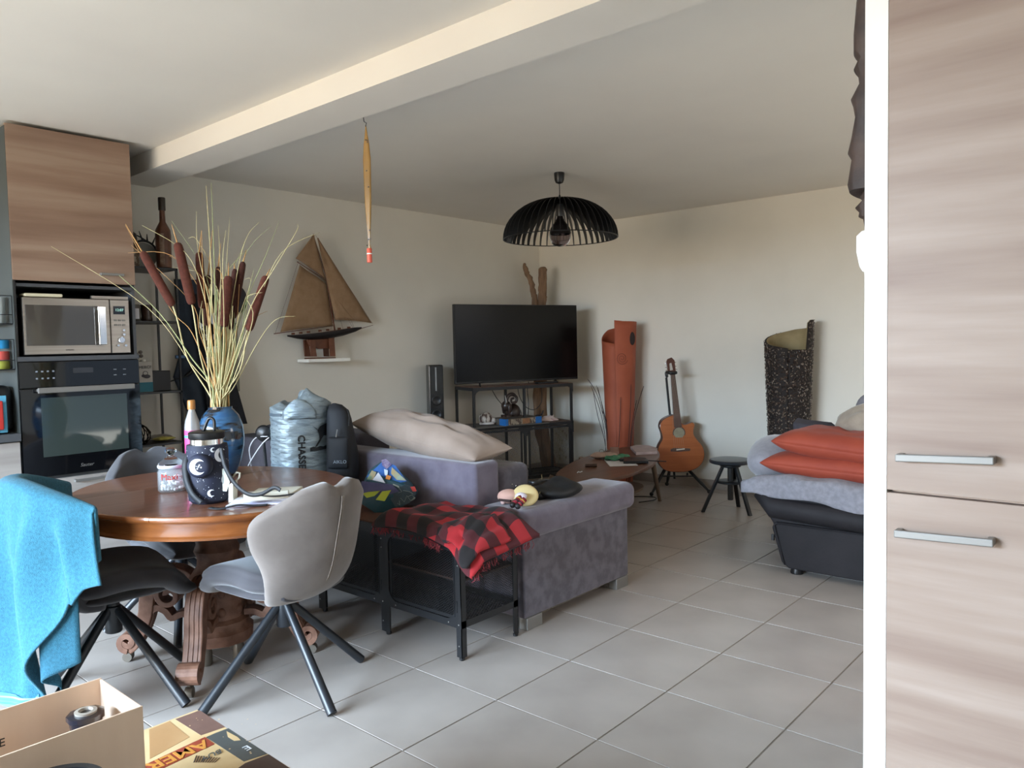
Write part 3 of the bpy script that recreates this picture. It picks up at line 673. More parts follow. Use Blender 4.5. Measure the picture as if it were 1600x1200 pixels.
# top in three leaves with open joints across the short axis
cuts = [-1.0, -.575, .34, 1.0]
for k in range(3):
    ya, yb = cuts[k]*RY+(.0012 if k else 0), cuts[k+1]*RY-(.0012 if k < 2 else 0)
    for nm, prof, m in (('tabletop_leaf', [(.965, .704), (.985, .706), (.998, .714), (1.0, .720), (.995, .7275), (.985, TZ)], (TABE, TABW)),):
        b = B(); N = 40; ys = [ya+(yb-ya)*(.5-.5*math.cos(PI*i/N)) for i in range(N+1)]
        loop = []
        def xr(y, s): return RX*s*math.sqrt(max(0, 1-min(1, abs(y)/(RY*s))**2)) if abs(y) < RY*s else 0
        vs = []; rings = []
        for s, z in prof:
            r_ = [(xr(max(-RY*s, min(RY*s, y)), s), max(-RY*s, min(RY*s, y))) for y in ys]
            ring = r_+[(-x, y) for x, y in reversed(r_)]
            rings.append(len(ring)); vs += [(TX+x, TY+y, z) for x, y in ring]
        n = rings[0]; fs = [(i*n+j, i*n+(j+1) % n, (i+1)*n+(j+1) % n, (i+1)*n+j) for i in range(len(prof)-1) for j in range(n)]
        b.add(vs, fs, 0); q = (len(prof)-1)*n
        b.add([], [])
        for i in range(N): b.f.append((q+i, q+i+1, q+n-2-i, q+n-1-i)); b.mi.append(1)
        for i in range(N): b.f.append((i, n-1-i, n-2-i, i+1)); b.mi.append(0)
        obj(nm, b, m, t)
ap_ = B().lathe([(.945, .640), (.965, .641), (.972, .650), (.955, .656), (.952, .700), (.958, .706), (.90, .706), (.90, .640)], (TX, TY), 72, RX, RY, cap=False)
obj('apron', ap_, TABE, t, smooth='auto')
ped = [(.105, .075), (.135, .085), (.140, .13), (.125, .145), (.122, .17), (.105, .185), (.105, .34), (.118, .36), (.10, .38), (.085, .40), (.082, .44), (.095, .47), (.088, .485), (.084, .50), (.10, .56), (.112, .62), (.118, .66), (.118, .70)]
obj('pedestal', B().lathe(ped, (TX, TY), 12, rot=.26), CARV, t, smooth='auto')
b = B()
for k in range(8):
    a = PI/8+k*PI/4; 
    for z in (.22, .30): 
        c = (TX+.098*math.cos(a), TY+.098*math.sin(a), z); b.ball(c, (.018, .018, .022), 8, 6)
obj('carved_relief', b, CARV, t, smooth=True)
def scroll(c, r0, turns, a0, sgn=1, n=26):
    return [(c[0]+r0*(1-.8*i/n)*math.cos(a0+sgn*turns*2*PI*i/n), c[1]+r0*(1-.8*i/n)*math.sin(a0+sgn*turns*2*PI*i/n)) for i in range(n+1)]
def band(b, pts, widths, half, M):
    """ribbon with thickness following 2D path pts (r,z); extruded +-half sideways"""
    L = []; R_ = []
    for i, p in enumerate(pts):
        a = pts[max(i-1, 0)]; c = pts[min(i+1, len(pts)-1)]; dx, dz = c[0]-a[0], c[1]-a[1]; l = math.hypot(dx, dz) or 1
        nx, nz = -dz/l, dx/l; w_ = widths[i] if hasattr(widths, '__len__') else widths
        L.append((p[0]+nx*w_/2, p[1]+nz*w_/2)); R_.append((p[0]-nx*w_/2, p[1]-nz*w_/2))
    vs = []; n = len(pts)
    for y in (-half, half):
        vs += [M @ Vector((x, y, z)) for x, z in L]+[M @ Vector((x, y, z)) for x, z in R_]
    fs = []
    for i in range(n-1):
        fs += [(i, i+1, n+i+1, n+i), (2*n+i, 3*n+i, 3*n+i+1, 2*n+i+1), (i, 2*n+i, 2*n+i+1, i+1), (n+i, n+i+1, 3*n+i+1, 3*n+i)]
    fs += [(0, n, 3*n, 2*n), (n-1, 3*n-1, 4*n-1, 2*n-1)]
    b.add(vs, fs)
for k in range(4):
    a = PI/4+k*PI/2; M = Matrix.Translation((TX, TY, 0)) @ Matrix.Rotation(a, 4, 'Z')
    b = B()
    path = [tuple(p)[:2] for p in bez([(.10, .33, 0), (.14, .365, 0), (.20, .375, 0), (.255, .345, 0), (.285, .28, 0), (.295, .21, 0), (.315, .15, 0), (.345, .085, 0), (.375, .058, 0)], 5)]
    wd_ = [.055+.012*math.sin(PI*i/(len(path)-1)) - .012*i/(len(path)-1) for i in range(len(path))]
    band(b, path, wd_, .036, M)
    o = obj('leg', b, CARV, t, bevel=.006)
    b = B(); band(b, scroll((.195, .285), .062, 1.35, PI*.75, -1), .022, .042, M); obj('volute', b, CARV, o, bevel=.004)
    b = B(); band(b, scroll((.372, .092), .038, 1.3, PI*1.5, 1), .022, .040, M); obj('volute', b, CARV, o, bevel=.004)
    b = B(); band(b, [tuple(p)[:2] for p in bez([(.11, .20, 0), (.15, .20, 0), (.19, .185, 0), (.215, .215, 0), (.25, .235, 0)], 4)]+[(.27, .22)], .026, .03, M); obj('brace', b, CARV, o, bevel=.004)
    for rr in (-.018, 0, .018):
        b = B(); band(b, [(p[0]+.0, p[1]) for p in path[8:34]], [w_+.008 for w_ in wd_[8:34]], .004, M @ Matrix.Translation((0, rr, 0))); obj('flute_ridge', b, CARV, o)
    b = B(); cst = M @ Vector((.372, 0, .024)); b.tube([M @ Vector((.385, -.014, .020)), M @ Vector((.385, .014, .020))], .020, 14); b.tube([M @ Vector((.372, 0, .03)), M @ Vector((.372, 0, .082))], .012, 10)
    obj('caster', b, mat('worn_metal', '#6d675e', rough=.5, metal=.5), o, smooth='auto')
for k in range(4):
    a = k*PI/2+.4; obj('bun_foot', B().lathe([(.02, 0), (.024, .01), (.024, .05), (.02, .076)], (TX+.09*math.cos(a), TY+.09*math.sin(a)), 12), mat('worn_metal2', '#6d675e', rough=.5, metal=.5), t, smooth='auto')

# ================================================================ DINING CHAIRS (local frame: faces +Y)
def make_chair(label, mseat, mback, msides, loc, rz, legs=0):
    t = thing('dining_chair', label, 'chair', loc, rz, 'swivel dining chairs around the oval table')
    # backrest: butterfly shell, spine at the rear
    cy_ = [(0, -.06), (.10, -.15), (.22, -.205), (.35, -.238), (.6, -.272), (.8, -.298), (1, -.318)]
    cz_ = [(0, .395), (.10, .405), (.22, .455), (.35, .53), (.6, .665), (.8, .765), (1, .845)]
    hw_ = [(0, .12), (.10, .17), (.22, .195), (.35, .215), (.5, .250), (.62, .262), (.75, .255), (.87, .225), (.95, .18), (1, .125)]
    def sm_i(v, P_):
        return (interp(max(0, v-.05), P_)+interp(v, P_)*2+interp(min(1, v+.05), P_))/4
    def fn(u, v):
        s = math.sin(PI/2*(2*u-1)) ; h = sm_i(v, hw_); x = s*h
        y = sm_i(v, cy_)+(.115+.05*v)*(abs(x)/.26)**1.8
        z = sm_i(v, cz_)-.035*sm((v-.75)/.25)*math.exp(-(x/.035)**2)-.05*sm((v-.6)/.4)*(abs(x)/.2)**1.5
        y += .018*sm((v-.7)/.3)*math.exp(-(x/.035)**2)
        return (x, y, z)
    th = lambda u, v: .012+.050*(1-abs(2*u-1)**6)*(1-.6*sm((v-.85)/.15))
    obj('backrest', B().sheet(fn, 30, 30, th), mback, t, smooth=True, local=True)
    def outside(v, off): 
        p = Vector(fn(.5, v)); return (p.x+off, p.y-.036, p.z)
    sp = B().tube([outside(.10+.78*i/16, -.0035) for i in range(17)], .0022, 6).tube([outside(.10+.78*i/16, .0035) for i in range(17)], .0022, 6); obj('piping', sp, SEAM, t, smooth=True, local=True)
    # seat pad
    def sf(u, v):
        a = (2*u-1); yy = -.165+.425*v; w_ = .225*(1-.22*sm((v-.8)/.2)-.22*sm((.25-v)/.25))
        x = math.sin(PI/2*a)*w_
        z = .448-.006*math.cos(PI*a/1.2)+.010*abs(a)**2-.050*sm((v-.72)/.28)+.034*math.sin(PI*min(1, v*1.1))
        return (x, yy, z)
    ts = lambda u, v: .02+.066*(1-abs(2*u-1)**5)*(1-abs(2*v-1)**6)
    obj('seat', B().sheet(sf, 22, 20, ts), mseat, t, smooth=True, local=True)
    # underside shell
    def us(u, v):
        a = (2*u-1); yy = -.17+.40*v; x = math.sin(PI/2*a)*.20*(1-.3*sm((v-.7)/.3)-.3*sm((.3-v)/.3))
        return (x, yy, .405+.025*a*a+.015*v)
    obj('seat_shell', B().sheet(us, 14, 12, .03), msides, t, smooth=True, local=True)
    obj('swivel_hub', B().lathe([(.026, .245), (.030, .25), (.030, .345), (.024, .35), (.022, .395)], (0, 0), 24), NAVYM, t, smooth='auto', local=True)
    for k in range(4):
        a = math.radians(legs)-rz+k*PI/2; r_ = .335; c, s = math.cos(a), math.sin(a)
        b = B().tube([(c*.02, s*.02, .335), (c*r_, s*r_, .010)], [.0155, .0185], 16)
        for v in b.v:
            if v.z < .06 and v.z < .03: v.z = max(v.z, .0)
        obj('leg', b, NAVYM, t, smooth='auto', local=True)
    return t
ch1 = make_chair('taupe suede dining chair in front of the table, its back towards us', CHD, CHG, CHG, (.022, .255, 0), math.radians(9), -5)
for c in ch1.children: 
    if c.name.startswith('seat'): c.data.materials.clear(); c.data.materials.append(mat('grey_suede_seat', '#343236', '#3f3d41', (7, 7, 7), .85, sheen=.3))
ch2 = make_chair('dining chair on the left with a turquoise towel over its back', CHD, CHD, CHD, (-.422, .719, 0), math.radians(-90-12), 21)
ch3 = make_chair('grey dining chair on the far side of the table near the oven', CHS, CHS, CHS, (.10, 1.26, 0), math.radians(180+4), 60)

# ================================================================ TOWEL
t = thing('bath_towel', 'turquoise bath towel hanging over the back of the left chair', 'towel', (-.62, .75, .85))
CB = WM[ch2.name]
hem = [(0, .26), (.28, .24), (.33, .15), (.68, .10), (.72, .16), (.78, .30), (.86, .49), (.88, .48), (.93, .53), (1, .55)]
def tw(u, v):
    """one sheet: v 0 = outer hem, .78 = top fold, 1 = inner lower edge; u 0 far wing .. 1 near wing"""
    x = -.325+.65*u; ax = abs(x)
    wrap = .150*min(1.2, (ax/.26))**1.8; close = 1-abs(2*u-1)**7
    ztop = .868-.01*math.exp(-(x/.06)**2)-.060*(ax/.24)**1.7
    yc = -.300+wrap
    if v < .78:
        k = 1-v/.78          # 0 at top, 1 at hem
        z = ztop+(interp(u, hem)-ztop)*k
        amp = (.003+.031*sm(k*1.7))*close
        y = yc-.030*close-.028*sm(k*3)*close-.006+amp*(math.sin(u*30+.8*math.sin(3*k))+.5*math.sin(u*52+1.3+k))+.03*k*close
        x += .014*math.sin(u*30+1.2)*k+.02*k*(u-.35)+.10*k*k
    elif v < .86:
        a = (v-.78)/.08*PI; y = yc-.036*close*math.cos(a); z = ztop+.014*math.sin(a)
    else:
        k = (v-.86)/.14; y = yc+.036*close+.02*k*close; z = ztop-k*.17
    return CB @ Vector((x, y, z))
b = B().sheet(tw, 120, 90, .008)
obj('towel_cloth', b, TOWEL, t, smooth=True)
HEMW = mat('pale_hem_stripe', '#7fa6ba', '#3f7f9e', (3, 3, 160), .9, contrast=(.45, .55))
def hemb(u0, u1, v0, v1, nm='hem_band'):
    def f(u, v):
        uu = u0+(u1-u0)*u; p = tw(uu, v0+(v1-v0)*v); q = CB.to_3x3() @ Vector((0, -.009, 0)); return p+q
    obj(nm, B().sheet(f, 30, 3, .004), HEMW, t, smooth=True)
hemb(.02, .27, .004, .045); hemb(.34, .69, .004, .05)
# folded back corner that hangs below
def fold(u, v):
    a0 = tw(.70+.14*u, 0); p = a0+CB.to_3x3() @ Vector((0, .045, 0)); zl = .16+.12*u; p.z = a0.z+.06+(zl-a0.z-.06)*v; return p
obj('folded_corner', B().sheet(fold, 12, 12, .007), mat('turquoise_terry_back', '#1f5264', '#286074', (120, 120, 120), .95, bump=.5, bscale=(350, 350, 350)), t, smooth=True)

# ================================================================ ITEMS ON THE TABLE
Z = TZ
# vase
VX, VY = .185, .99
prof = [(.052, Z+.001), (.060, Z+.01), (.083, Z+.07), (.099, Z+.14), (.101, Z+.185), (.096, Z+.235), (.080, Z+.280), (.060, Z+.305), (.052, Z+.312), (.052, Z+.322), (.046, Z+.322), (.046, Z+.30), (.07, Z+.27), (.088, Z+.20), (.085, Z+.10), (.05, Z+.02), (.0, Z+.018)]
o = obj('vase', B().lathe(prof, (VX, VY), 40), VASEB, smooth='auto'); tag(o, 'glossy blue ceramic vase holding cattails and dried grass on the table', 'vase')
VP = Vector((VX, VY, Z+.3)); VPN = HN
rt = Vector((HN.y, -HN.x, 0))
def stalk_pts(pxs, depth=0, root=None, spread=1):
    """pixel way-points (tip last) -> points; the root sits in the vase"""
    P0 = VP
    r0 = root if root is not None else random.uniform(-.03, .03)
    base = Vector((VX, VY, Z+.03))+rt*r0*.5; neck = Vector((VX, VY, Z+.315))+rt*r0+HN*max(-.03, min(.03, depth*.3))
    pts = [base+HN*max(-.03, min(.03, depth*.3))*.5, neck]
    n = len(pxs)
    for i, (x, y) in enumerate(pxs):
        pts.append(atp(x, y, VP+HN*depth*(i+1)/n))
    return bez(pts, 5)
# cattails: (top px, bottom px of the brown spike, radius, material, depth, extra tip px, label)
CT = [((222, 393), (270, 478), .0195, CATT, -.10, (196, 350), 'leftmost cattail, leaning far to the left'),
      ((277, 379), (300, 476), .0215, CATT, -.04, (268, 350), 'second cattail from the left, thick and reddish'),
      ((311, 394), (316, 482), .0185, CATT, .05, (315, 360), 'third cattail from the left, upright'),
      ((325, 430), (323, 509), .018, CATD, .08, (332, 360), 'dark cattail just right of the third, hanging lower'),
      ((341, 417), (340, 452), .012, CATD, .12, (345, 380), 'small dark cattail tip in the middle of the bunch'),
      ((357, 431), (350, 511), .0205, CATT, -.02, (357, 410), 'fat reddish cattail in the centre right of the bunch'),
      ((348, 436), (343, 510), .015, CATD, .06, (346, 425), 'dark cattail directly behind the fat central one'),
      ((367, 420), (360, 515), .014, CATD, .04, (366, 411), 'slim dark cattail right of the fat central one'),
      ((380, 409), (364, 498), .016, CATD, .07, (385, 390), 'dark cattail leaning right behind the slim one'),
      ((416, 431), (388, 517), .0195, CATT, -.01, (422, 420), 'rightmost cattail, leaning to the right')]
for tp, bt, r_, m, dp, tip, lb in CT:
    pts = stalk_pts([((345+bt[0])/2+(bt[0]-345)*.2, (bt[1]+640)/2), bt, tp], dp)
    a = atp(bt[0], bt[1], VP+HN*dp*2/3); c = atp(tp[0], tp[1], VP+HN*dp); e = atp(tip[0], tip[1], VP+HN*dp)
    t = thing('cattail', lb+', in the blue vase', 'cattail', tuple(pts[0]), 0, 'cattails in the blue vase')
    k = len(pts)-6
    obj('stem', B().tube(pts[:k+1], .0032, 6), STRAW, t, smooth=True)
    ax = c-a; ps = [a+ax*f for f in (0, .015, .05, .12, .3, .5, .7, .88, .95, .985, 1)]
    obj('seed_spike', B().tube(ps, [r_*f for f in (.35, .7, .9, .98, 1, 1, 1, .97, .88, .65, .3)], 14), m, t, smooth=True)
    obj('tip', B().tube([c-ax*.02, e], [.0035, .001], 6), STRAWO, t, smooth=True)
GR = [([(325, 560), (331, 450), (322, 290)], STRAW), ([(340, 540), (336, 440), (330, 286)], STRAWG), ([(345, 560), (334, 500), (310, 395), (307, 330)], STRAW),
      ([(352, 550), (352, 450), (359, 340)], STRAW), ([(350, 560), (370, 430), (385, 372), (405, 347)], STRAW), ([(356, 550), (378, 410), (424, 352)], STRAWG),
      ([(358, 560), (385, 470), (415, 400), (436, 346)], STRAWG), ([(355, 590), (392, 480), (425, 425), (463, 362), (464, 350)], STRAW), ([(360, 590), (400, 480), (440, 395), (500, 363)], STRAW),
      ([(362, 600), (395, 500), (386, 465), (410, 457)], STRAW), ([(358, 590), (380, 515), (400, 495), (418, 486)], STRAWO), ([(362, 610), (400, 540), (430, 500), (462, 494)], STRAW),
      ([(330, 600), (300, 560), (250, 490), (186, 430)], STRAWG), ([(335, 610), (300, 570), (230, 480), (80, 385)], STRAW), ([(332, 600), (300, 520), (265, 480), (196, 352)], STRAWO),
      ([(325, 560), (312, 520), (297, 470), (205, 383)], STRAWO), ([(330, 560), (320, 470), (270, 400), (200, 395)], STRAWO), ([(330, 540), (318, 460), (290, 395), (222, 352)], STRAW),
      ([(338, 560), (330, 470), (308, 425), (265, 400)], STRAWO), ([(336, 560), (344, 470), (322, 430), (272, 418)], STRAW), ([(335, 520), (334, 430), (308, 375), (295, 372)], STRAW),
      ([(344, 540), (345, 440), (341, 352)], STRAW), ([(330, 540), (318, 440), (315, 360)], STRAWO), ([(350, 520), (348, 410), (353, 360)], STRAW), ([(340, 590), (330, 520), (322, 430), (268, 345)], STRAWG),
      ([(347, 560), (343, 480), (352, 430), (384, 392)], STRAWG), ([(352, 570), (372, 500), (392, 440), (381, 437)], STRAW), ([(356, 600), (378, 530), (388, 460), (397, 420)], STRAWG),
      ([(360, 560), (352, 480), (362, 430), (383, 378)], STRAWG), ([(340, 560), (350, 500), (346, 430), (334, 420)], STRAWO), ([(330, 580), (318, 530), (312, 500), (316, 470)], STRAW), ([(368, 560), (378, 525), (385, 470), (410, 455)], STRAWG)]
for i, (px, m) in enumerate(GR):
    pts = stalk_pts(px, random.uniform(-.12, .14)); n = len(pts)
    wide = i in (1, 12, 25, 0)
    o = obj('grass_stalk', B().tube(pts, [(.0042 if wide else .0026)*(1-.75*(k/(n-1))**2) for k in range(n)], 5), m, smooth=True)
    lb = {0: 'left one of the two tallest grass stalks rising straight above the blue vase', 1: 'right one of the two tallest grass stalks rising straight above the blue vase',
          12: 'broad greenish blade leaning far left from the vase, ending below the cabinet handle', 13: 'longest pale stalk leaning left across the upper cabinet door',
          8: 'long pale stalk bending right until its tip meets the top of the ship sail', 7: 'pale stalk leaning right, ending just left of the ship sail top',
          11: 'lowest pale stalk arching right towards the stern of the ship', 14: 'orange stalk leaning left that runs along the leftmost cattail',
          6: 'greenish stalk leaning right between the cattails and the ship', 4: 'straight pale stalk leaning right above the centre cattails'}.get(i, 'thin dried straw coloured grass stalk standing in the blue vase')
    tag(o, lb, 'dried grass', 'dried grass stalks in the blue vase')
for i in range(22):
    x = 326+2.0*i; pts = stalk_pts([(x*.5+172, 590), (x+random.uniform(-6, 6), 530+random.uniform(-20, 20)), (x+random.uniform(-10, 10), 470+random.uniform(-30, 20))], random.uniform(-.08, .1), root=(x-347)*.0016)
    n = len(pts); o = obj('grass_stalk', B().tube(pts, [.0042*(1-.7*k/(n-1)) for k in range(n)], 5), random.choice([STRAW, STRAW, STRAWG, STRAWO]), smooth=True)
    tag(o, 'thin dried straw coloured grass stalk standing in the blue vase', 'dried grass', 'dried grass stalks in the blue vase')
# candy jar
JX, JY = -.135, .81
t = thing('glass_jar', 'small glass jar with white mints and a round glass stopper on the table', 'jar', (JX, JY, Z))
GLJ = mat('jar_glass', '#dfe6e8', rough=.04, spec=.8); GLJ.node_tree.nodes['Principled BSDF'].inputs['Alpha'].default_value = .16
obj('jar_body', B().lathe([(.0, Z+.001), (.050, Z+.002), (.054, Z+.01), (.054, Z+.085), (.047, Z+.100), (.044, Z+.100), (.050, Z+.082), (.050, Z+.012), (.0, Z+.008)], (JX, JY), 32, cap=False), GLJ, t, smooth=True)
obj('stopper', B().lathe([(.0, Z+.102), (.049, Z+.102), (.050, Z+.118), (.040, Z+.128), (.020, Z+.142), (.012, Z+.150), (.014, Z+.156), (.022, Z+.164), (.022, Z+.174), (.012, Z+.182), (.0, Z+.183)], (JX, JY), 32, cap=False), glass('stopper_glass', '#e8eef0', .04, 1.2), t, smooth=True)
obj('rim_band', B().lathe([(.0505, Z+.099), (.053, Z+.102), (.053, Z+.110), (.0505, Z+.113)], (JX, JY), 32, cap=False), mat('frosted_band', '#c6cdd2', rough=.3), t, smooth='auto')
def cylwarp(r_, c, a0, z0_):
    return lambda x, y, z: (c[0]+(r_+z)*math.cos(a0+x/r_), c[1]+(r_+z)*math.sin(a0+x/r_), z0_+y)
text('lettering', 'Maxi', .036, (0, 0, 0), (1, 0, 0), (0, 0, 1), mat('red_print', '#c2281e', rough=.5), t, warp=cylwarp(.0552, (JX, JY), math.radians(225+10), Z+.066))
WM_ = mat('white_mint', '#ecebe8', rough=.4); rn = random.Random(2)
me_m = None
for k in range(60):
    a = rn.uniform(0, 2*PI); rr = .041*math.sqrt(rn.random()); h = Z+.014+.012*(k//22)+.010*(math.cos(a-5.6)*rr/.041 > 0)*(k//22)
    b = B().ball((0, 0, 0), (.0065, .0065, .006), 10, 6)
    if me_m is None:
        o = obj('mint', B().ball((JX+rr*math.cos(a), JY+rr*math.sin(a), h), (.0065, .0065, .006), 10, 6), WM_, smooth=True); me_m = o.data
    else:
        o = bpy.data.objects.new('mint', me_m); col.objects.link(o); o.location = (JX+rr*math.cos(a), JY+rr*math.sin(a), h-.006)
    tag(o, 'small white mint in the stoppered glass jar', 'candy', 'white mints in the glass jar')
# pink gas bottle
BX, BY = -.085, .715
t = thing('gas_bottle', 'pink and silver metal bottle with orange cap behind the starry bottle', 'bottle', (BX, BY, Z))
obj('body', B().lathe([(.026, Z), (.030, Z+.004), (.0305, Z+.235), (.0305, Z+.27), (.026, Z+.295), (.016, Z+.325), (.0125, Z+.335), (.0125, Z+.345)], (BX, BY), 28), [mat('silver_paint', '#b9bcc0', rough=.3, metal=.7)], t, smooth='auto')
PINK = mat('magenta_label', '#c9417f', rough=.4)
obj('pink_label', B().lathe([(.0312, Z+.03), (.0314, Z+.18), (.0312, Z+.225)], (BX, BY), 28, cap=False), PINK, t, smooth='auto')
obj('pink_label', B().lathe([(.0312, Z+.236), (.0312, Z+.256)], (BX, BY), 28, cap=False), PINK, t, smooth='auto')
obj('blue_band', B().lathe([(.0313, Z+.226), (.0313, Z+.235)], (BX, BY), 28, cap=False), mat('cyan_print', '#4d9dbf', rough=.4), t, smooth='auto')
obj('cap', B().lathe([(.015, Z+.340), (.0155, Z+.345), (.0150, Z+.374), (.013, Z+.378)], (BX, BY), 20), mat('orange_cap', '#b0763c', rough=.4), t, smooth='auto')
# starry bottle in its sleeve
GX, GY = -.15, .47
t = thing('sleeved_bottle', 'large bottle in a black starry moon print sleeve with strap', 'bottle', (GX, GY, Z))
obj('sleeve', B().lathe([(.060, Z+.001), (.072, Z+.012), (.075, Z+.05), (.076, Z+.20), (.073, Z+.222)], (GX, GY), 36), GALAXY, t, smooth='auto')
obj('steel_collar', B().lathe([(.060, Z+.222), (.060, Z+.243)], (GX, GY), 36), CHROME, t, smooth='auto')
obj('lid', B().lathe([(.062, Z+.243), (.066, Z+.248), (.066, Z+.268), (.058, Z+.272)], (GX, GY), 36), BLKP, t, smooth='auto')
obj('lid_loop', B().tube(bez([(GX-.012*rt.x+.0, GY-.012*rt.y, Z+.27), (GX+.01*rt.x, GY+.01*rt.y, Z+.318), (GX+.03*rt.x, GY+.03*rt.y, Z+.312), (GX+.03*rt.x, GY+.03*rt.y, Z+.27)], 5), .006, 8), BLKP, t, smooth=True)
camd = Vector((CAM.x-GX, CAM.y-GY, 0)).normalized(); ca = math.atan2(camd.y, camd.x)
def onc(a, z, r_=.0775): return Vector((GX+r_*math.cos(ca+a), GY+r_*math.sin(ca+a), z))
# round front pocket
pc = onc(-.35, Z+.150, .082); nrm = Vector((math.cos(ca-.35), math.sin(ca-.35), 0))
Mp = Matrix.Translation(pc) @ nrm.to_track_quat('Z', 'Y').to_matrix().to_4x4()
b = B().lathe([(0, .022), (.030, .021), (.042, .014), (.046, 0), (.044, -.016)], n=32, cap=False); b.xf(Mp); pk = obj('round_pocket', b, GALAXY, t, smooth=True)
def crescent(M, R_, r2, off, m, parent, z=.022, name='moon_print'):
    n = 28; a1 = .65
    outer = [(R_*math.cos(a), R_*math.sin(a)) for a in [a1+(2*PI-2*a1)*k/n for k in range(n+1)]]
    ex, ey = outer[0]; inner = []
    ang0 = math.atan2(ey, ex-off); rr = math.hypot(ex-off, ey)
    for k in range(n+1):
        a = 2*PI-ang0+(2*ang0-2*PI)*k/n; inner.append((off+rr*math.cos(a), rr*math.sin(a)))
    vs = [M @ Vector((x, y, z)) for x, y in outer+inner[::-1]]
    fs = [(i, i+1, n+2+i+0, n+1+i) for i in range(n)]
    vs = [M @ Vector((x, y, z)) for x, y in outer]+[M @ Vector((x, y, z)) for x, y in reversed(inner)]
    return obj(name, B().add(vs, fs), m, parent)
crescent(Mp, .030, 0, .012, STARW, pk, .0225)
def disc(M, r_, z, x=0, y=0, n=8): return [M @ Vector((x+r_*math.cos(2*PI*k/n), y+r_*math.sin(2*PI*k/n), z)) for k in range(n)]
b = B(); rn = random.Random(11)
for k in range(9):
    a = rn.uniform(0, 6.28); rr = rn.uniform(0, .014); b.add(disc(Mp, rn.choice([.001, .0016, .003]), .0228, .004+rr*math.cos(a), rr*math.sin(a)), [tuple(range(8))])
for k in range(150):
    a = rn.uniform(-1.45, 1.45); z = Z+rn.uniform(.02, .218); p = onc(a, z, .0764); nn = Vector((math.cos(ca+a), math.sin(ca+a), 0))
    M = Matrix.Translation(p) @ nn.to_track_quat('Z', 'Y').to_matrix().to_4x4(); b.add(disc(M, rn.choice([.0006, .0008, .001, .0016]), 0), [tuple(range(8))])
obj('star_print', b, STARW, t, kind='stuff')
for a, z, R_ in ((.62, Z+.185, .026), (.1, Z+.045, .014), (.85, Z+.09, .02), (.25, Z+.207, .009)):
    nn = Vector((math.cos(ca+a), math.sin(ca+a), 0)); M = Matrix.Translation(onc(a, z, .0768)) @ nn.to_track_quat('Z', 'Y').to_matrix().to_4x4(); crescent(M, R_, 0, R_*.4, STARW, t, .0012)
STRAPM = mat('grey_webbing', '#14161a', '#1b1e23', (60, 60, 60), .6)
def strap(pts, w_, name, parent, up=(0, 0, 1), th=.003, m=STRAPM):
    pts = bez(pts, 6); n = len(pts)-1
    def fn(u, v):
        i = min(int(v*n), n-1); f = v*n-i; p = pts[i]*(1-f)+pts[i+1]*f; tg = (pts[i+1]-pts[i]).normalized()
        s = tg.cross(Vector(up)); s = s.normalized() if s.length > .05 else rt
        return p+s*(u-.5)*w_
    return obj(name, B().sheet(fn, 2, n*2, th), m, parent, smooth=True)
L = lambda px, py, d=0: atp(px, py, Vector((GX, GY, Z))-HN*d)
strap([L(295, 708, .04), L(289, 725, .06), L(291, 750, .07), L(300, 772, .09), L(314, 786, .10)], .022, 'strap', t, up=tuple(-HN), )
strap([Vector((-.22, .33, Z+.006)), Vector((-.20, .29, Z+.004)), Vector((-.15, .26, Z+.012)), Vector((-.10, .24, Z+.005)), Vector((-.06, .21, Z+.005))], .022, 'strap', t)
strap([L(345, 700, .08), L(352, 730, .10), L(368, 757, .13), L(388, 772, .15), L(408, 772, .16), L(428, 762, .16), L(438, 766, .17)], .014, 'strap', t, up=tuple(-HN))
strap([Vector((-.09, .30, Z+.04)), Vector((-.06, .25, Z+.035)), Vector((-.02, .21, Z+.03)), Vector((.03, .17, Z+.035)), Vector((.07, .17, Z+.04))], .020, 'strap', t)
# papers, white moulded insert
def slab(name, pts, z0_, h_, m, label, cat, bevel=.001):
    o = obj(name, B().prism([(x, y, z0_) for x, y in pts], (0, 0, h_)), m, bevel=bevel); return tag(o, label, cat)
slab('magazine', [(-.17, .31), (.06, .13), (.20, .27), (-.03, .45)], Z+.0005, .006, mat('lilac_cover', '#b3b0cf', '#d9d6dd', (6, 6, 6), .4), 'lilac and white magazine under the papers on the table', 'magazine')
slab('paper_stack', [(-.13, .33), (.08, .17), (.20, .30), (.0, .46)], Z+.007, .010, PAPER, 'stack of white papers on top of the magazine', 'papers')
CREAM = mat('cream_plastic2', '#d6d2c2', rough=.5)
t = thing('moulded_insert', 'cream plastic packaging insert standing on the papers beside the starry bottle', 'packaging', (-.06, .36, Z+.017))
q = lambda px, py, d=.07: atp(px, py, Vector((-.10, .36, Z))-HN*(d-.07))
hexo = [q(336, 733), (q(350, 733)), q(358, 756), q(352, 768), q(342, 768), q(331, 752)]
obj('hexagon_plate', B().prism([q(335, 733), q(350, 732.5), q(359, 753), q(354, 768), q(341, 767), q(331, 751)], HN*.004), mat('pale_aqua_plastic', '#cfdcd8', rough=.5), t, bevel=.001)
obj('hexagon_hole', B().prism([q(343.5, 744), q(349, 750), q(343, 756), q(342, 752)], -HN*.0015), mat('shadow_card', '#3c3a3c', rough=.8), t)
obj('side_wall', B().prism([q(357, 758, .08), q(364, 753, .08), q(364, 783, .08), q(357, 786, .08)], HN*.05), CREAM, t, bevel=.001)
obj('tray', B().prism([(-.13, .27, Z+.018), (.02, .19, Z+.018), (.16, .31, Z+.018), (.03, .42, Z+.018)], (0, 0, .012)), CREAM, t, bevel=.002)
obj('tray_rail', B().prism([(-.12, .27, Z+.03), (.02, .195, Z+.03), (.03, .205, Z+.03), (-.11, .28, Z+.03)], (0, 0, .016)), CREAM, t, bevel=.001)
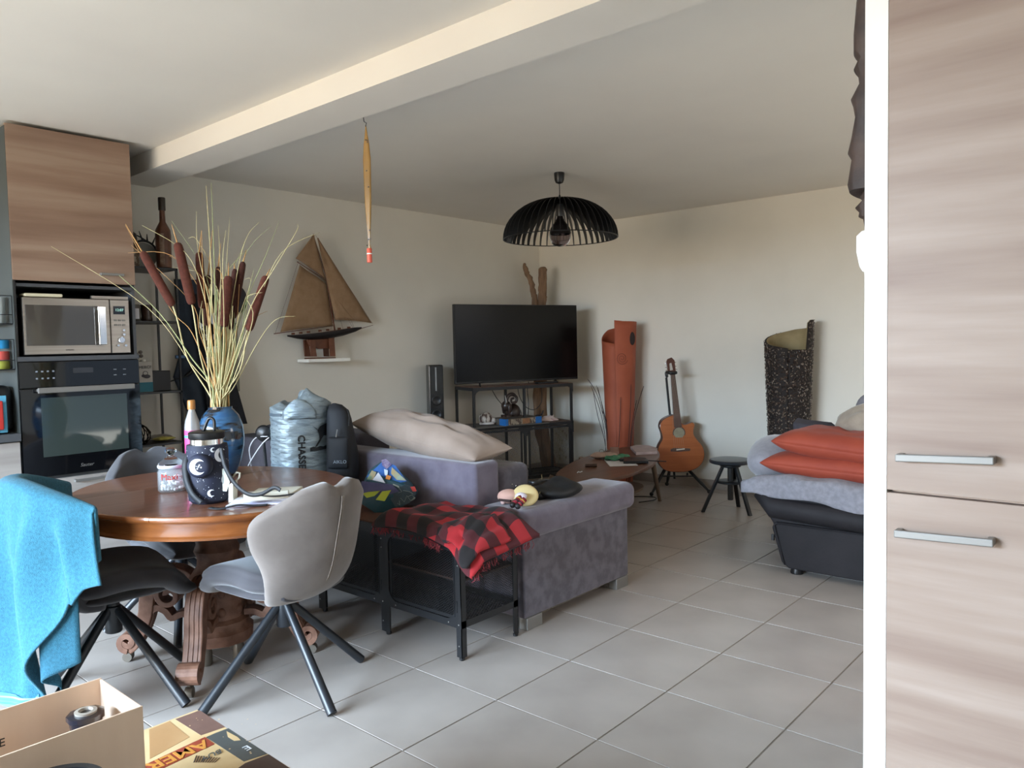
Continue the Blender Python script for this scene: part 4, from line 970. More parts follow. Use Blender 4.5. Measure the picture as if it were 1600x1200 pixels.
obj('ring_loop', B().tube([q(364+0, 745, .02), q(370, 738, .02), q(375, 739, .02), q(374, 746, .02), q(368, 752, .02)], .004, 6), CREAM, t, smooth=True)

# ================================================================ LOW PRINTED TRUNK AND CARTON (foreground)
tz = .40
AG = [mat('trunk_tan', '#ab8459', '#b99367', (6, 6, 6), .5), mat('trunk_cream', '#d8bd90', '#cdb081', (10, 10, 10), .5), mat('trunk_brown', '#6b5148', '#765a50', (14, 14, 14), .5), mat('trunk_slate', '#565a59', '#4c504f', (10, 10, 10), .5), mat('trunk_red', '#8e3a26', '#9b4430', (14, 14, 14), .5), mat('trunk_dark', '#41332f', '#4d3c37', (14, 14, 14), .5)]
t = thing('storage_chest', 'low chest with a vintage patchwork print in the bottom left corner', 'chest', (-1.1, -.8, 0))
tx1, ty1 = -.683, -.462
obj('body', B().box(-1.45, tx1, -1.10, ty1, 0, tz-.004), AG[5], t, bevel=.006)
def pp(px, py): p = atz(px, py, tz); return (p.x, p.y)
def patch(pxs, k, z=tz-.004, h_=.0045, nm='printed_patch'):
    return obj(nm, B().prism([(*pp(*q_), z) for q_ in pxs], (0, 0, h_)), AG[k], t)
patch([(308, 1109), (100, 1188), (90, 1340), (470, 1210)], 1, h_=.0040)
patch([(312, 1110), (352, 1136), (314, 1149), (274, 1124)], 2)
patch([(357, 1138), (418, 1178), (381, 1190), (322, 1152), (338, 1145)], 3)
patch([(265, 1127), (296, 1152), (234, 1186), (233, 1140)], 0)
patch([(320, 1152), (335, 1163), (235, 1210), (150, 1262), (150, 1235), (234, 1192)], 4, h_=.0050)
patch([(420, 1179), (470, 1212), (372, 1252), (352, 1215), (383, 1193)], 5, h_=.0050)
up = (0, -1, 0); alongx = (-1, 0, 0)
text('lettering', 'AMERICAN', .054, Vector((-.879, -.646, tz+.0016)), alongx, up, mat('trunk_orange', '#c98a3c', rough=.5), t, th=.0004, bold=.0008)
text('lettering', 'BUY', .026, Vector((-.765, -.705, tz+.0016)), alongx, up, AG[3], t, th=.0004, shear=.3)
text('lettering', 'E', .032, Vector((*pp(386, 1169), tz+.0012)), alongx, up, STARW, t, th=.0004)
b = B()
for k in range(10):
    a = pp(306+4.0*k, 1181.5+.4*k); c = pp(302+3.6*k, 1192); b.prism([(a[0], a[1], tz+.0005), (a[0]+.003, a[1], tz+.0005), (c[0]+.003, c[1], tz+.0005), (c[0], c[1], tz+.0005)], (0, 0, .0006))
obj('printed_awning', b, AG[5], t)
b = B(); rn = random.Random(4)
for k in range(26):
    x, y = pp(rn.uniform(290, 400), rn.uniform(1118, 1190)); r_ = rn.uniform(.0008, .0026); b.add([(x+r_*math.cos(q_), y+r_*math.sin(q_), tz+.0010) for q_ in [k2*PI/3 for k2 in range(6)]], [tuple(range(6))])
b.prism([(*pp(354, 1143), tz+.0006), (*pp(371, 1152), tz+.0006), (*pp(376, 1157), tz+.0006), (*pp(366, 1158), tz+.0006), (*pp(356, 1152), tz+.0006)], (0, 0, .0004))
obj('worn_specks', b, AG[1], t, kind='stuff')
# carton
zt = .64; cx1 = -.972
cA = atz(153, 1060, zt); cB = atz(228, 1101, zt)
xa, ya, yb = cA.x, cA.y, cB.y-.0
t = thing('cardboard_carton', 'open brown cardboard box standing on the printed chest', 'box', (-1.2, -.76, tz))
zb_ = tz+.001; X_ = (xa+cB.x)/2; th = .004
obj('side', B().box(X_-.42, X_, ya-th, ya, zb_, zt), CARD, t, bevel=.001)
fb = obj('side', B().box(X_-.42, X_, yb, yb+th, zb_, zt), CARD, t, bevel=.001)
obj('end', B().box(X_-th, X_, yb+th, ya-th, zb_, zt-.0015), CARDL, t, bevel=.001)
obj('end', B().box(X_-.42, X_-.42+th, yb+th, ya-th, zb_, zt), CARD, t, bevel=.001)
obj('bottom', B().box(X_-.416, X_-th, yb+th, ya-th, zb_, zb_+.004), CARD, t)
pe = aty(3, 1161, ya-th-.0006); text('lettering', 'E', .022, (pe.x, ya-th-.0008, pe.z), (1, 0, 0), (0, 0, 1), BLKP, t)
DKG = mat('dark_brown_glass', '#2a1d1a', '#1d2430', (14, 14, 14), .2, coat=.5)
pc_ = atz(157, 1112, .60)
t = thing('lumpy_vessel', 'dark glossy brown bottle with a pale round mouth inside the cardboard box', 'bottle', (pc_.x, pc_.y, .5))
obj('body', B().lathe([(.038, zb_+.005), (.044, .45), (.044, .52), (.036, .56), (.026, .575), (.030, .60), (.034, .603), (.034, .612), (.020, .613)], (pc_.x-.03, pc_.y-.01), 9), DKG, t, smooth='auto')
obj('mouth', B().lathe([(.019, .610), (.020, .617), (.013, .618), (.011, .612)], (pc_.x-.03, pc_.y-.01), 20), mat('pale_mouth', '#9b9185', rough=.5), t, smooth='auto')
pf_ = atz(126, 1190, .615); pc2 = pf_-HN*.080; pz = tz+.001
o = obj('cooking_pot', B().lathe([(.060, pz), (.070, pz+.01), (.073, .60), (.077, .612), (.076, .615), (.069, .612), (.066, pz+.02), (0, pz+.015)], (pc2.x, pc2.y), 48), BLKP, smooth='auto')
tag(o, 'black round pot rim at the bottom edge in front of the cardboard box', 'pot')

# ================================================================ METAL SIDEBOARD with mesh doors
def lattice(o, xd, yd, w_, h_, pitch, r_=.0009, asp=1.0):
    """expanded-metal mesh: two families of thin diagonal strips filling a w x h rectangle"""
    o = Vector(o); xd = Vector(xd); yd = Vector(yd); nd = xd.cross(yd); b = B(); sl = asp
    def clip(c, s):
        # line y = s*x + c clipped to the rectangle
        pts = []
        for x in (0, w_):
            y = s*x+c
            if 0 <= y <= h_: pts.append((x, y))
        for y in (0, h_):
            x = (y-c)/s
            if 0 < x < w_: pts.append((x, y))
        return pts[:2] if len(pts) >= 2 else None
    for s in (sl, -sl):
        c = -sl*w_ if s > 0 else 0
        cend = h_ if s > 0 else h_+sl*w_
        while c < cend:
            q = clip(c, s)
            if q and (q[0][0]-q[1][0])**2+(q[0][1]-q[1][1])**2 > 1e-6:
                a = o+xd*q[0][0]+yd*q[0][1]; e = o+xd*q[1][0]+yd*q[1][1]; d = (e-a).normalized(); p = d.cross(nd)*r_; n_ = nd*r_*.6
                b.add([a+p+n_, a-p+n_, a-p-n_, a+p-n_, e+p+n_, e-p+n_, e-p-n_, e+p-n_], [(0, 1, 5, 4), (1, 2, 6, 5), (2, 3, 7, 6), (3, 0, 4, 7)])
            c += pitch
    return b
SBX0, SBX1, SBY0, SBY1, SBZ = .62, .98, -.105, 1.365, .505
t = thing('metal_sideboard', 'long low black metal sideboard with mesh doors and brown wood top, behind the sofa', 'sideboard', (.8, .63, 0))
secs = [SBY0, SBY0+.49, SBY0+.98, SBY1]
obj('tabletop', B().box(SBX0+.008, SBX1, SBY0+.008, SBY1-.008, SBZ-.018, SBZ), WALNUT, t, bevel=.001)
def angle_post(x, y, sx, sy, z0_, z1_, w_=.030, th=.003):
    b = B(); b.box(*sorted((x, x+sx*w_)), *sorted((y, y+sy*th)), z0_, z1_); b.box(*sorted((x, x+sx*th)), *sorted((y, y+sy*w_)), z0_, z1_); return b
for k, y in enumerate(secs):
    for x, sx in ((SBX0, 1), (SBX1, -1)):
        sy = 1 if k == 0 else -1
        b = angle_post(x, y, sx, sy, .012, SBZ-.004)
        if k in (1, 2): b.box(*sorted((x, x+sx*.003)), y, y+.028, .012, SBZ-.004)
        o = obj('post', b, BLKM, t)
        obj('foot', B().lathe([(.010, 0), (.012, .003), (.012, .012), (.008, .014)], (x+sx*.010, y+sy*.010), 12), BLKP, o)
BZ = .135
for x, sx in ((SBX0, 1), (SBX1, -1)):
    for z0_, z1_ in ((BZ, BZ+.030), (SBZ-.034, SBZ-.004)): obj('rail', B().box(*sorted((x+sx*.0005, x+sx*.0035)), SBY0, SBY1, z0_, z1_), BLKM, t)
for y in (SBY0, SBY1-.003):
    for z0_, z1_ in ((BZ, BZ+.030), (SBZ-.034, SBZ-.004)): obj('rail', B().box(SBX0, SBX1, y, y+.003, z0_, z1_), BLKM, t)
# gusset plates and rivets
for k in range(3):
    ya, yb = secs[k], secs[k+1]
    for y, s in ((ya, 1), (yb, -1)):
        for z, sz in ((BZ, 1), (SBZ-.004, -1)):
            arc = [(SBX0-.001, y+s*(.03+.06*(1-math.sin(a))), z+sz*(.03+.06*(1-math.cos(a)))) for a in [PI/2*i/6 for i in range(7)]]
            obj('gusset', B().prism([(SBX0-.001, y, z), (SBX0-.001, y+s*.09, z), (SBX0-.001, y+s*.09, z+sz*.03)]+arc+[(SBX0-.001, y+s*.03, z+sz*.09), (SBX0-.001, y, z+sz*.09)], (.002, 0, 0)), BLKM, t)
    for y, z in ((ya+.015, .06), (ya+.015, BZ+.015), (ya+.075, BZ+.015), (yb-.075, BZ+.015), (ya+.015, .40), (ya+.015, .44), (ya+.075, SBZ-.02), (yb-.075, SBZ-.02)):
        obj('rivet', B().ball((SBX0-.001, y, z), (.002, .0035, .0035), 8, 4), ALU, t)
for k in range(3):
    ya, yb = secs[k]+.031, secs[k+1]-.031
    if k == 1: ya += 0
    dr = obj('door', B().box(SBX0+.006, SBX0+.010, ya, ya+.014, BZ+.032, SBZ-.038).box(SBX0+.006, SBX0+.010, yb-.014, yb, BZ+.032, SBZ-.038).box(SBX0+.006, SBX0+.010, ya, yb, BZ+.032, BZ+.046).box(SBX0+.006, SBX0+.010, ya, yb, SBZ-.052, SBZ-.038), BLKM, t)
    b = lattice((SBX0+.008, yb-.012, BZ+.044), (0, -1, 0), (0, 0, 1), yb-ya-.024, SBZ-.038-BZ-.056, .0105, asp=.62); obj('mesh_panel', b, MESH, dr, kind='stuff')
    for z in (.20, .40): obj('hinge', B().box(SBX0-.003, SBX0+.006, ya-.010, ya-.004, z, z+.05), BLKM, dr)
    obj('latch_rod', B().box(SBX0-.004, SBX0, ya+.003, ya+.006, .18, .45), NAVYM, dr)
for y in (SBY0+.004, SBY1-.004):
    obj('mesh_panel', lattice((SBX0+.03, y, BZ+.03), (1, 0, 0), (0, 0, 1), SBX1-SBX0-.06, SBZ-.034-BZ-.03, .0105, asp=.62), MESH, t, kind='stuff')
obj('bottom_mesh', lattice((SBX0+.004, SBY0+.004, BZ+.006), (1, 0, 0), (0, 1, 0), SBX1-SBX0-.008, SBY1-SBY0-.008, .0135, .0015, asp=.62), MESH, t, kind='stuff')
obj('middle_shelf', B().box(SBX0+.02, SBX1-.01, SBY0+.01, secs[1], .325, .333), mat('brown_mesh_shelf', '#3d2b25', '#4a352e', (30, 30, 30), .6), t)
obj('back_sheet', B().box(SBX1-.004, SBX1-.002, SBY0+.49, SBY1, BZ, SBZ-.02), BLKM, t)

# ================================================================ SOFA
t = thing('sofa', 'mauve grey velour sofa seen from its arm end, behind the metal sideboard', 'sofa', (1.45, 1.2, 0))
obj('backrest', B().box(1.0, 1.175, .165, 1.32, .10, .748), SOFA, t, bevel=.022, seg=4)
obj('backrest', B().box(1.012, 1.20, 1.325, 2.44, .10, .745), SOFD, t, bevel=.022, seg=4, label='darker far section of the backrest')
def armf(): 
    b = B(); b.box(1.0, 1.955, -.125, .165, .415, .556); return b
obj('arm_pad', armf(), SOFA, t, bevel=.045, seg=6)
obj('arm_panel', B().box(1.03, 1.90, -.10, .16, .055, .43), SOFB, t, bevel=.012, seg=3)
obj('seat_base', B().box(1.17, 1.92, .16, 2.44, .055, .30), SOFB, t, bevel=.015, seg=3)
obj('seat_cushion', B().box(1.19, 1.94, .17, 1.28, .30, .445), SOFA, t, bevel=.035, seg=4)
obj('seat_cushion', B().box(1.19, 1.94, 1.29, 2.42, .30, .445), SOFA, t, bevel=.035, seg=4)
obj('back_cushion', B().box(1.185, 1.43, .18, 1.22, .43, .705), SOFB, t, bevel=.04, seg=4)
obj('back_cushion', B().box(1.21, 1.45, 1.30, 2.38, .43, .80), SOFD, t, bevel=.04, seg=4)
for x0_, y0_ in ((1.78, -.102), (1.045, -.102), (1.78, 2.3), (1.045, 2.3)): obj('foot', B().box(x0_, x0_+.11, y0_, y0_+.05, 0, .057), ALU, t, bevel=.003)
def pbend(q, u, v): q.z += -.04*sm((v-.2)/.8)*0-.015*math.cos(2.2*v+.3)*0; q.z += .012*math.sin(v*5); return q
o = obj('long_pillow', cushion((1.17, .675, .838), .27, .97, .20, 0, (math.radians(7.5), math.radians(-6)), pinch=.03, nz=.006, seed=3, n=36, pw=2.4), PILL, smooth=True)
tag(o, 'long beige suede pillow lying along the top of the sofa back', 'pillow')

# ================================================================ THINGS ON THE SIDEBOARD
# checked blanket
PLD = bpy.data.materials.new('red_black_check'); PLD.use_nodes = True; nt = PLD.node_tree; bs_ = nt.nodes['Principled BSDF']; bs_.inputs['Roughness'].default_value = .95; bs_.inputs['Sheen Weight'].default_value = .05
uvn = nt.nodes.new('ShaderNodeUVMap'); sp_ = nt.nodes.new('ShaderNodeSeparateXYZ'); nt.links.new(uvn.outputs[0], sp_.inputs[0])
def mth(op, a, b_=None):
    n = nt.nodes.new('ShaderNodeMath'); n.operation = op
    for i, v in enumerate((a, b_)):
        if v is None: continue
        if isinstance(v, (int, float)): n.inputs[i].default_value = v
        else: nt.links.new(v, n.inputs[i])
    return n.outputs[0]
sx_ = mth('LESS_THAN', mth('FRACT', mth('MULTIPLY', sp_.outputs[0], 1.0)), .5); sy_ = mth('LESS_THAN', mth('FRACT', mth('MULTIPLY', sp_.outputs[1], 1.0)), .5)
sm_ = mth('MULTIPLY', mth('ADD', sx_, sy_), .5)
cr = nt.nodes.new('ShaderNodeValToRGB'); cr.color_ramp.interpolation = 'CONSTANT'; e = cr.color_ramp.elements; e[0].color = lin('#a5252b'); e[1].position = .8; e[1].color = lin('#1b1718'); k_ = cr.color_ramp.elements.new(.3); k_.color = lin('#4e1a20')
nt.links.new(sm_, cr.inputs[0]); nt.links.new(cr.outputs[0], bs_.inputs['Base Color'])
def add_uv(o, fn):
    me = o.data; uv = me.uv_layers.new(name='UVMap')
    for l in me.loops: uv.data[l.index].uv = fn(me.vertices[l.vertex_index].co)
t = thing('checked_blanket', 'folded red and black checked blanket on the right end of the metal sideboard', 'blanket', (.8, .1, SBZ))
def bl_fn(u, v):
    y = .435-.72*u; x = .598+.43*v+.03*math.sin(u*5)+.05*(u > .8)*0
    edge = 1-max(abs(2*u-1), abs(2*v-1))**8
    z = SBZ+.006+.040*edge+.012*math.sin(7*u+3*v)*edge+.008*math.sin(13*v+4*u)*edge+.006*math.sin(23*u-7*v)*edge
    if y < -.075: z -= sm((-.075-y)/.21)*.085*(1-.5*v); y = -.075+(y+.075)*.70
    if x < .63: z -= (.63-x)*.5+.012*sm(u*2)
    return Vector((x, y, z))
o = obj('folded_layers', B().sheet(bl_fn, 60, 40, .020), PLD, t, smooth=True)
add_uv(o, lambda co: ((co.x+.10*co.y)*6.6+.3, (co.y*1.15-co.z*.4)*6.6+.1))
def bl2(u, v):
    p = bl_fn(.62+.36*u, .02+.6*v); p.z += .022-.05*v*0; p.x -= .012+.02*math.sin(u*9)*(v < .2); p.z += .006*math.sin(u*20+v*5); return p
o = obj('top_fold', B().sheet(bl2, 30, 24, .012), PLD, t, smooth=True); add_uv(o, lambda co: ((co.x+.3*co.y+.07)*7, (co.y*1.15-co.z*.4-.3*co.x)*7))
b = B(); rn = random.Random(9)
for k in range(150):
    u = rn.random(); k = u*90; p = bl_fn(min(1, u*1.02), 0) if k < 55 else bl_fn(1, (k-55)/35*.9)
    L_ = rn.uniform(.015, .035); b.tube([p+Vector((0, 0, -.006)), p+Vector((rn.uniform(-.012, .004), rn.uniform(-.01, .006), -.008-L_*.5)), p+Vector((rn.uniform(-.012, .008), rn.uniform(-.012, .01), -.008-L_))], .0014, 4)
obj('fringe', b, mat('red_fringe', '#7c2a30', rough=.9), t, kind='stuff')
# printed shopping bag
t = thing('printed_bag', 'crumpled multicoloured printed carrier bag on the metal sideboard', 'bag', (.83, .60, SBZ))
BC = Vector((.86, .605, SBZ)); bh = HN
def Q(px, py, d=0, P_=BC): return atp(px, py, P_-HN*d)
sil = [(563, 792), (585, 800), (608, 801), (630, 795), (648, 786), (652, 770), (648, 760), (636, 752), (618, 728), (600, 718), (585, 728), (572, 746), (562, 765)]
front = [Q(x, y, .075) for x, y in [(566, 788), (585, 801), (606, 801), (628, 792), (644, 782), (646, 768), (636, 760), (612, 752), (590, 744), (574, 748), (564, 766)]]
back = [Q(x, y, -.07) for x, y in [(572, 781), (590, 784), (606, 784), (626, 780), (645, 776), (653, 766), (646, 757), (618, 728), (600, 718), (584, 729), (570, 760)]]
for p in front[:3]+back[:5]: p.z = max(SBZ+.002, p.z)
n = len(front); b = B(); mid = [(a+c)/2+(((a+c)/2)-Q(605, 765)).normalized()*.012 for a, c in zip(front, back)]
cf = Q(605, 775, .10); cbk = Q(608, 760, -.085)
b.add(front+mid+back+[cf, cbk], [(i, (i+1) % n, n+(i+1) % n, n+i) for i in range(n)]+[(n+i, n+(i+1) % n, 2*n+(i+1) % n, 2*n+i) for i in range(n)]+[((i+1) % n, i, 3*n) for i in range(n)]+[(2*n+i, 2*n+(i+1) % n, 3*n+1) for i in range(n)])
obj('bag_body', b, mat('teal_print', '#1f4c58', '#2b4a56', (50, 50, 50), .5, bump=.2), t)
def pt(pxs, c, d=.082, nm='printed_patch', c2=None, sc_=30):
    d += .014
    return obj(nm, B().prism([Q(x, y, d) for x, y in pxs], HN*.004), mat('print_'+c, c, c2, (sc_,)*3, .5), t)
pt([(572, 745), (600, 719), (618, 728), (636, 752), (612, 757), (590, 750)], '#24508f', .05, c2='#2c62a8')
pt([(596, 719), (603, 717), (612, 726), (604, 733), (597, 727)], '#5b4f78', .055, c2='#8d7f95', sc_=90)
pt([(612, 730), (635, 751), (620, 750), (611, 740)], '#94a08c', .056, c2='#a58b5a')
pt([(573, 749), (581, 735), (588, 738), (583, 750)], '#b3936a', .066, c2='#5d8a6a')
pt([(582, 750), (591, 738), (602, 755)], '#c9c8cc', .086)
pt([(563, 772), (565, 752), (612, 757), (624, 768), (610, 772)], '#3d3a5e', .088, c2='#4b4870')
pt([(610, 768), (633, 757), (648, 762), (650, 772), (640, 786), (618, 792), (610, 780)], '#20313a', .080, c2='#2b3f48')
pt([(566, 771), (575, 769), (594, 767), (585, 775), (573, 778)], '#9aa52c', .093)
pt([(597, 768), (611, 766), (601, 783), (587, 781)], '#a8b22f', .093)
pt([(641, 761), (648, 760), (651, 768), (645, 768)], '#b53a30', .084)
pt([(604, 742), (611, 744), (609, 750), (602, 748)], '#d07d2c', .062)
pt([(600, 733), (606, 735), (605, 744), (601, 742)], '#c8d3dc', .060)
b = B()
for pts in ([(614, 757), (622, 760), (628, 768), (622, 770)], [(630, 766), (640, 768), (646, 772)], [(626, 778), (632, 784), (636, 774), (641, 781)], [(621, 786), (625, 789), (624, 782)], [(637, 776), (644, 773), (648, 778), (641, 782)]):
    b.tube([Q(x, y, .090) for x, y in pts], .0045, 5)
obj('printed_scrawl', b, mat('pale_grey_print', '#98a39c', rough=.5), t)
b = B(); rn = random.Random(8)
for k in range(46):
    p = Q(rn.uniform(566, 614), rn.uniform(755, 766), .0925); b.ball(p, .0016, 6, 4)
obj('printed_dots', b, mat('pale_dots', '#a9a7c4', rough=.5), t, kind='stuff')
# big silver feed sack
SVX, SVY = .765, 1.225
t = thing('feed_sack', 'large crinkled silver sack with a hunting dog print, behind the table', 'sack', (SVX, SVY, SBZ))
SLV = mat('silver_foil', '#7f8d95', '#97a5ab', (6, 6, 20), .42, metal=.35, bump=1.0, bscale=(16, 16, 55))
R0 = .162
acs = math.atan2(CAM.y-SVY, CAM.x-SVX)
def sk(a, z, off=0):
    h = (z-SBZ)/.56; r_ = R0*(1+.006*math.sin(z*150+3*a+2*math.sin(5*a))+.006*math.sin(z*97-7*a)+.010*math.sin(5*a+z*14)+.006*math.sin(z*260+11*a))
    r_ *= (1-.02*h); r_ += off
    return Vector((SVX+r_*math.cos(acs+a), SVY+r_*math.sin(acs+a), z))
topz = lambda a: SBZ+.50+.03*math.sin(a*1.0+.6)+.02*math.sin(3*a)
def skf(u, v):
    a = 2*PI*u; zt_ = topz(a)-.03*(abs(((a+PI) % (2*PI))-PI) < .9)*0; return sk(a, SBZ+.002+(zt_-SBZ)*v)
b = B(); N_, M_ = 120, 110; vs = [skf(i/N_, j/M_) for j in range(M_+1) for i in range(N_)]
# crumpled inward top
for j in range(1, 9):
    f = j/8
    for i in range(N_):
        a = 2*PI*i/N_; p = sk(a, topz(a)); c_ = Vector((SVX, SVY, 0)); h_ = .062*math.sin(f*PI*.62)*(1+.3*math.sin(3*a+1)+.25*math.sin(5*a)); q_ = p.lerp(Vector((SVX+.03*math.cos(3*a), SVY+.02, p.z)), f*.86); q_.z += h_*(.7 if f < .6 else .45); vs.append(q_)
fs = [(j*N_+i, j*N_+(i+1) % N_, (j+1)*N_+(i+1) % N_, (j+1)*N_+i) for j in range(M_+8) for i in range(N_)]+[tuple((M_+8)*N_+i for i in range(N_))]
b.add(vs, fs); obj('sack_body', b, SLV, t, smooth=True)
def fl_(u, v):
    a = -.6+1.1*u; p = sk(a, topz(0)-.075+.085*v, .005+.008*math.sin(PI*v)*math.sin(PI*u)); p.z += .02*math.sin(PI*u)*v-.05*(1-math.sin(PI*u))*v; return p
obj('folded_flap', B().sheet(fl_, 14, 8, .003), SLV, t, smooth=True)
SKP = mat('sack_black_print', '#15171b', rough=.5)
def skw(a0, z0_, rot=False):
    def f(x, y, z):
        if rot: x, y = y, -x
        return sk(a0+x/R0, z0_+y, .0035+z)
    return f
text('lettering', 'CHASSE PRO', .050, (0, 0, 0), (1, 0, 0), (0, 0, 1), SKP, t, warp=skw(-.02, SBZ+.215, True), bold=.0016)
# dog silhouette, built on the curved sack
def dogpt(x, z): return sk(.92+1.15*x/R0, SBZ+.345+1.15*z, .0055)
dog = [(-.085, .052), (-.060, .036), (-.045, .045), (-.01, .055), (.03, .058), (.045, .05), (.05, .03), (.03, .012), (.012, .0), (.016, -.03), (.024, -.045), (.014, -.046), (.004, -.02), (-.004, .0), (-.025, .002), (-.045, -.02), (-.062, -.045), (-.072, -.046), (-.05, -.012), (-.05, .012), (-.058, .028)]
b = B(); P_ = [dogpt(x, z) for x, z in dog]; n = len(P_); cc = dogpt(-.02, .025)
tri = [(-.01, .055), (.03, .058), (.05, .03), (.03, .012), (-.004, .0), (-.025, .002), (-.05, .012), (-.058, .028), (-.045, .045)]
Tt = [dogpt(x, z) for x, z in tri]; b.add(Tt+[cc], [(i, (i+1) % len(Tt), len(Tt)) for i in range(len(Tt))])
for poly in ([(-.085, .054), (-.058, .034), (-.058, .028)], [(-.05, .012), (-.025, .002), (-.045, -.02), (-.062, -.045), (-.072, -.046), (-.05, -.012)], [(.012, .006), (-.004, .006), (.004, -.02), (.014, -.046), (.024, -.045), (.014, -.02)]):
    b.add([dogpt(x, z) for x, z in poly], [tuple(range(len(poly)))])
g0 = [dogpt(-.095+.016*k, -.048+.004*(k % 2)) for k in range(11)]; g1 = [dogpt(-.095+.016*k, -.066+.001*k) for k in range(11)]
b.add(g0+g1, [(i, i+1, 12+i, 11+i) for i in range(10)])
obj('dog_print', b, SKP, t)
text('lettering', 'C', .046, (0, 0, 0), (1, 0, 0), (0, 0, 1), SKP, t, warp=skw(.98, SBZ+.235))
b = B(); a0_ = -.95
b.add([sk(a0_-.35+.08*k, SBZ+.455, .004) for k in range(9)]+[sk(a0_-.35+.08*k, SBZ+.470, .004) for k in range(9)], [(i, i+1, 10+i, 9+i) for i in range(8)])
for r_i in range(12):
    z_ = SBZ+.43-.021*r_i; b.add([sk(a0_-.25, z_, .003), sk(a0_+.02+.1*((r_i*7) % 3), z_, .003), sk(a0_+.02+.1*((r_i*7) % 3), z_+.003, .003), sk(a0_-.25, z_+.003, .003)], [(0, 1, 2, 3)])
obj('small_print', b, mat('grey_small_print', '#4e5a63', rough=.5), t)
# backpack
KP = Q(538, 690, 0, Vector((.90, 1.0, .8)))
t = thing('black_backpack', 'black backpack with grey lettering leaning between the silver sack and the sofa', 'backpack', (KP.x, KP.y, SBZ))
Qb = lambda px, py, d=0: atp(px, py, KP-HN*d)
def bpk(v):
    return v
out = [(513, 742), (545, 744), (556, 728), (559, 705), (553, 680), (548, 655), (541, 641), (525, 632), (512, 632)]
rings = []
lv = [770, 742, 728, 712, 695, 675, 655, 642, 633, 630]
L_ = [511, 511, 512, 512, 512, 512, 512, 512, 514, 520]; R_ = [556, 560, 560, 559, 556, 552, 548, 544, 534, 524]
D_ = [.07, .085, .09, .09, .085, .08, .07, .06, .035, .008]
b = B(); n = 20; vs = []
for y, l_, r_, d_ in zip(lv, L_, R_, D_):
    c_ = Qb((l_+r_)/2, y); hw = (Qb(r_, y)-Qb(l_, y)).length/2
    for k in range(n):
        a = 2*PI*k/n; ca_, sa_ = math.cos(a), math.sin(a); e_ = .7
        p = c_+rt*hw*math.copysign(abs(ca_)**e_, ca_)-HN*d_*math.copysign(abs(sa_)**e_, sa_); p.z = max(p.z, SBZ+.002); vs.append(p)
fs = [(j*n+i, j*n+(i+1) % n, (j+1)*n+(i+1) % n, (j+1)*n+i) for j in range(len(lv)-1) for i in range(n)]+[tuple(range(n)), tuple((len(lv)-1)*n+i for i in range(n-1, -1, -1))]
b.add(vs, fs); BPM = mat('black_nylon', '#17191d', '#1e2127', (8, 8, 8), .7, bump=.1, bscale=(20, 20, 20)); obj('pack_body', b, BPM, t, smooth=True)
def fp_(u, v): p = Qb(519+30*u, 728-48*v); return p-HN*(.088+.016*(1-(2*u-1)**4)*(1-(2*v-1)**4))
obj('front_pocket', B().sheet(fp_, 12, 12, .012), BPM, t, smooth=True)
obj('side_strap', B().tube([Qb(543, 640, .03), Qb(546, 650, .05), Qb(545, 665, .07)], .004, 6), BLKP, t)
obj('zip_pull', B().tube([Qb(527, 671, .105), Qb(525, 683, .108)], .0028, 6), ALU, t)
kk = Qb(531, 722, .112); text('lettering', 'AIKLO', .024, kk, rt, (0, 0, 1), mat('grey_logo', '#8e98a2', rough=.5), t)
# round dark headphones pad and white cables by the sack
b = B().lathe([(0, .014), (.035, .012), (.045, 0), (.035, -.012), (0, -.014)], n=28, cap=False); b.xf(Matrix.Translation(atx(412, 677, .62)) @ (-HN).to_track_quat('Z', 'Y').to_matrix().to_4x4())
t = thing('small_speaker', 'round black speaker on a stem at the left of the silver sack', 'speaker', tuple(atx(412, 677, .62)))
o = obj('speaker_head', b, BLKP, t, smooth=True)
p = atx(412, 690, .64); obj('stem', B().tube([p, (p.x+.02, p.y, SBZ+.01)], .008, 8), BLKP, t); obj('base', B().lathe([(.03, SBZ+.0005), (.032, SBZ+.006), (.02, SBZ+.012)], (p.x+.02, p.y), 20), BLKP, t)
CBL = mat('white_cable', '#c9c7c8', rough=.5)
c1 = bez([atx(418, 682, .61), atx(400, 684, .60), atx(390, 700, .60), atx(392, 722, .62), atx(394, 745, .64)], 6); c1[-1].z = SBZ+.004
o = obj('cable', B().tube(c1, .0028, 6), CBL, smooth=True); tag(o, 'white cable curving down at the left of the silver sack, the left one', 'cable')
c1 = bez([atx(420, 684, .60), atx(410, 693, .60), atx(398, 710, .60), atx(388, 728, .62), atx(384, 742, .64)], 6); c1[-1].z = SBZ+.004
o = obj('cable', B().tube(c1, .0034, 6), CBL, smooth=True); tag(o, 'thicker white cable running straight down beside the silver sack', 'cable')

# ================================================================ THINGS ON THE SOFA ARM
AZ = .557
DP = Vector((1.33, .02, AZ))
t = thing('rag_doll', 'small doll with a round cream hat and red striped legs lying on the sofa arm', 'doll', (1.15, .05, AZ))
Qd = lambda px, py, z: atz(px, py, z)
hc = Qd(821, 778, AZ+.03)
b = B().ball((0, 0, 0), (.062, .062, .022), 24, 10); b.xf(Matrix.Translation((hc.x, hc.y, AZ+.042)) @ Matrix.Rotation(.75, 4, RGT) ); obj('hat', b, mat('cream_felt', '#d6c18c', rough=.9), t, smooth=True)
p = Qd(795, 780, AZ+.02); obj('dress', B().ball((p.x, p.y, AZ+.034), (.055, .055, .034), 18, 10), mat('pink_cloth', '#cfa596', rough=.9), t, smooth=True)
p = Qd(811, 775, AZ+.05); obj('blouse', B().ball((p.x, p.y-.012, AZ+.050), (.028, .028, .018), 14, 8), mat('white_pink_cloth', '#d8cdd6', rough=.9), t, smooth=True)
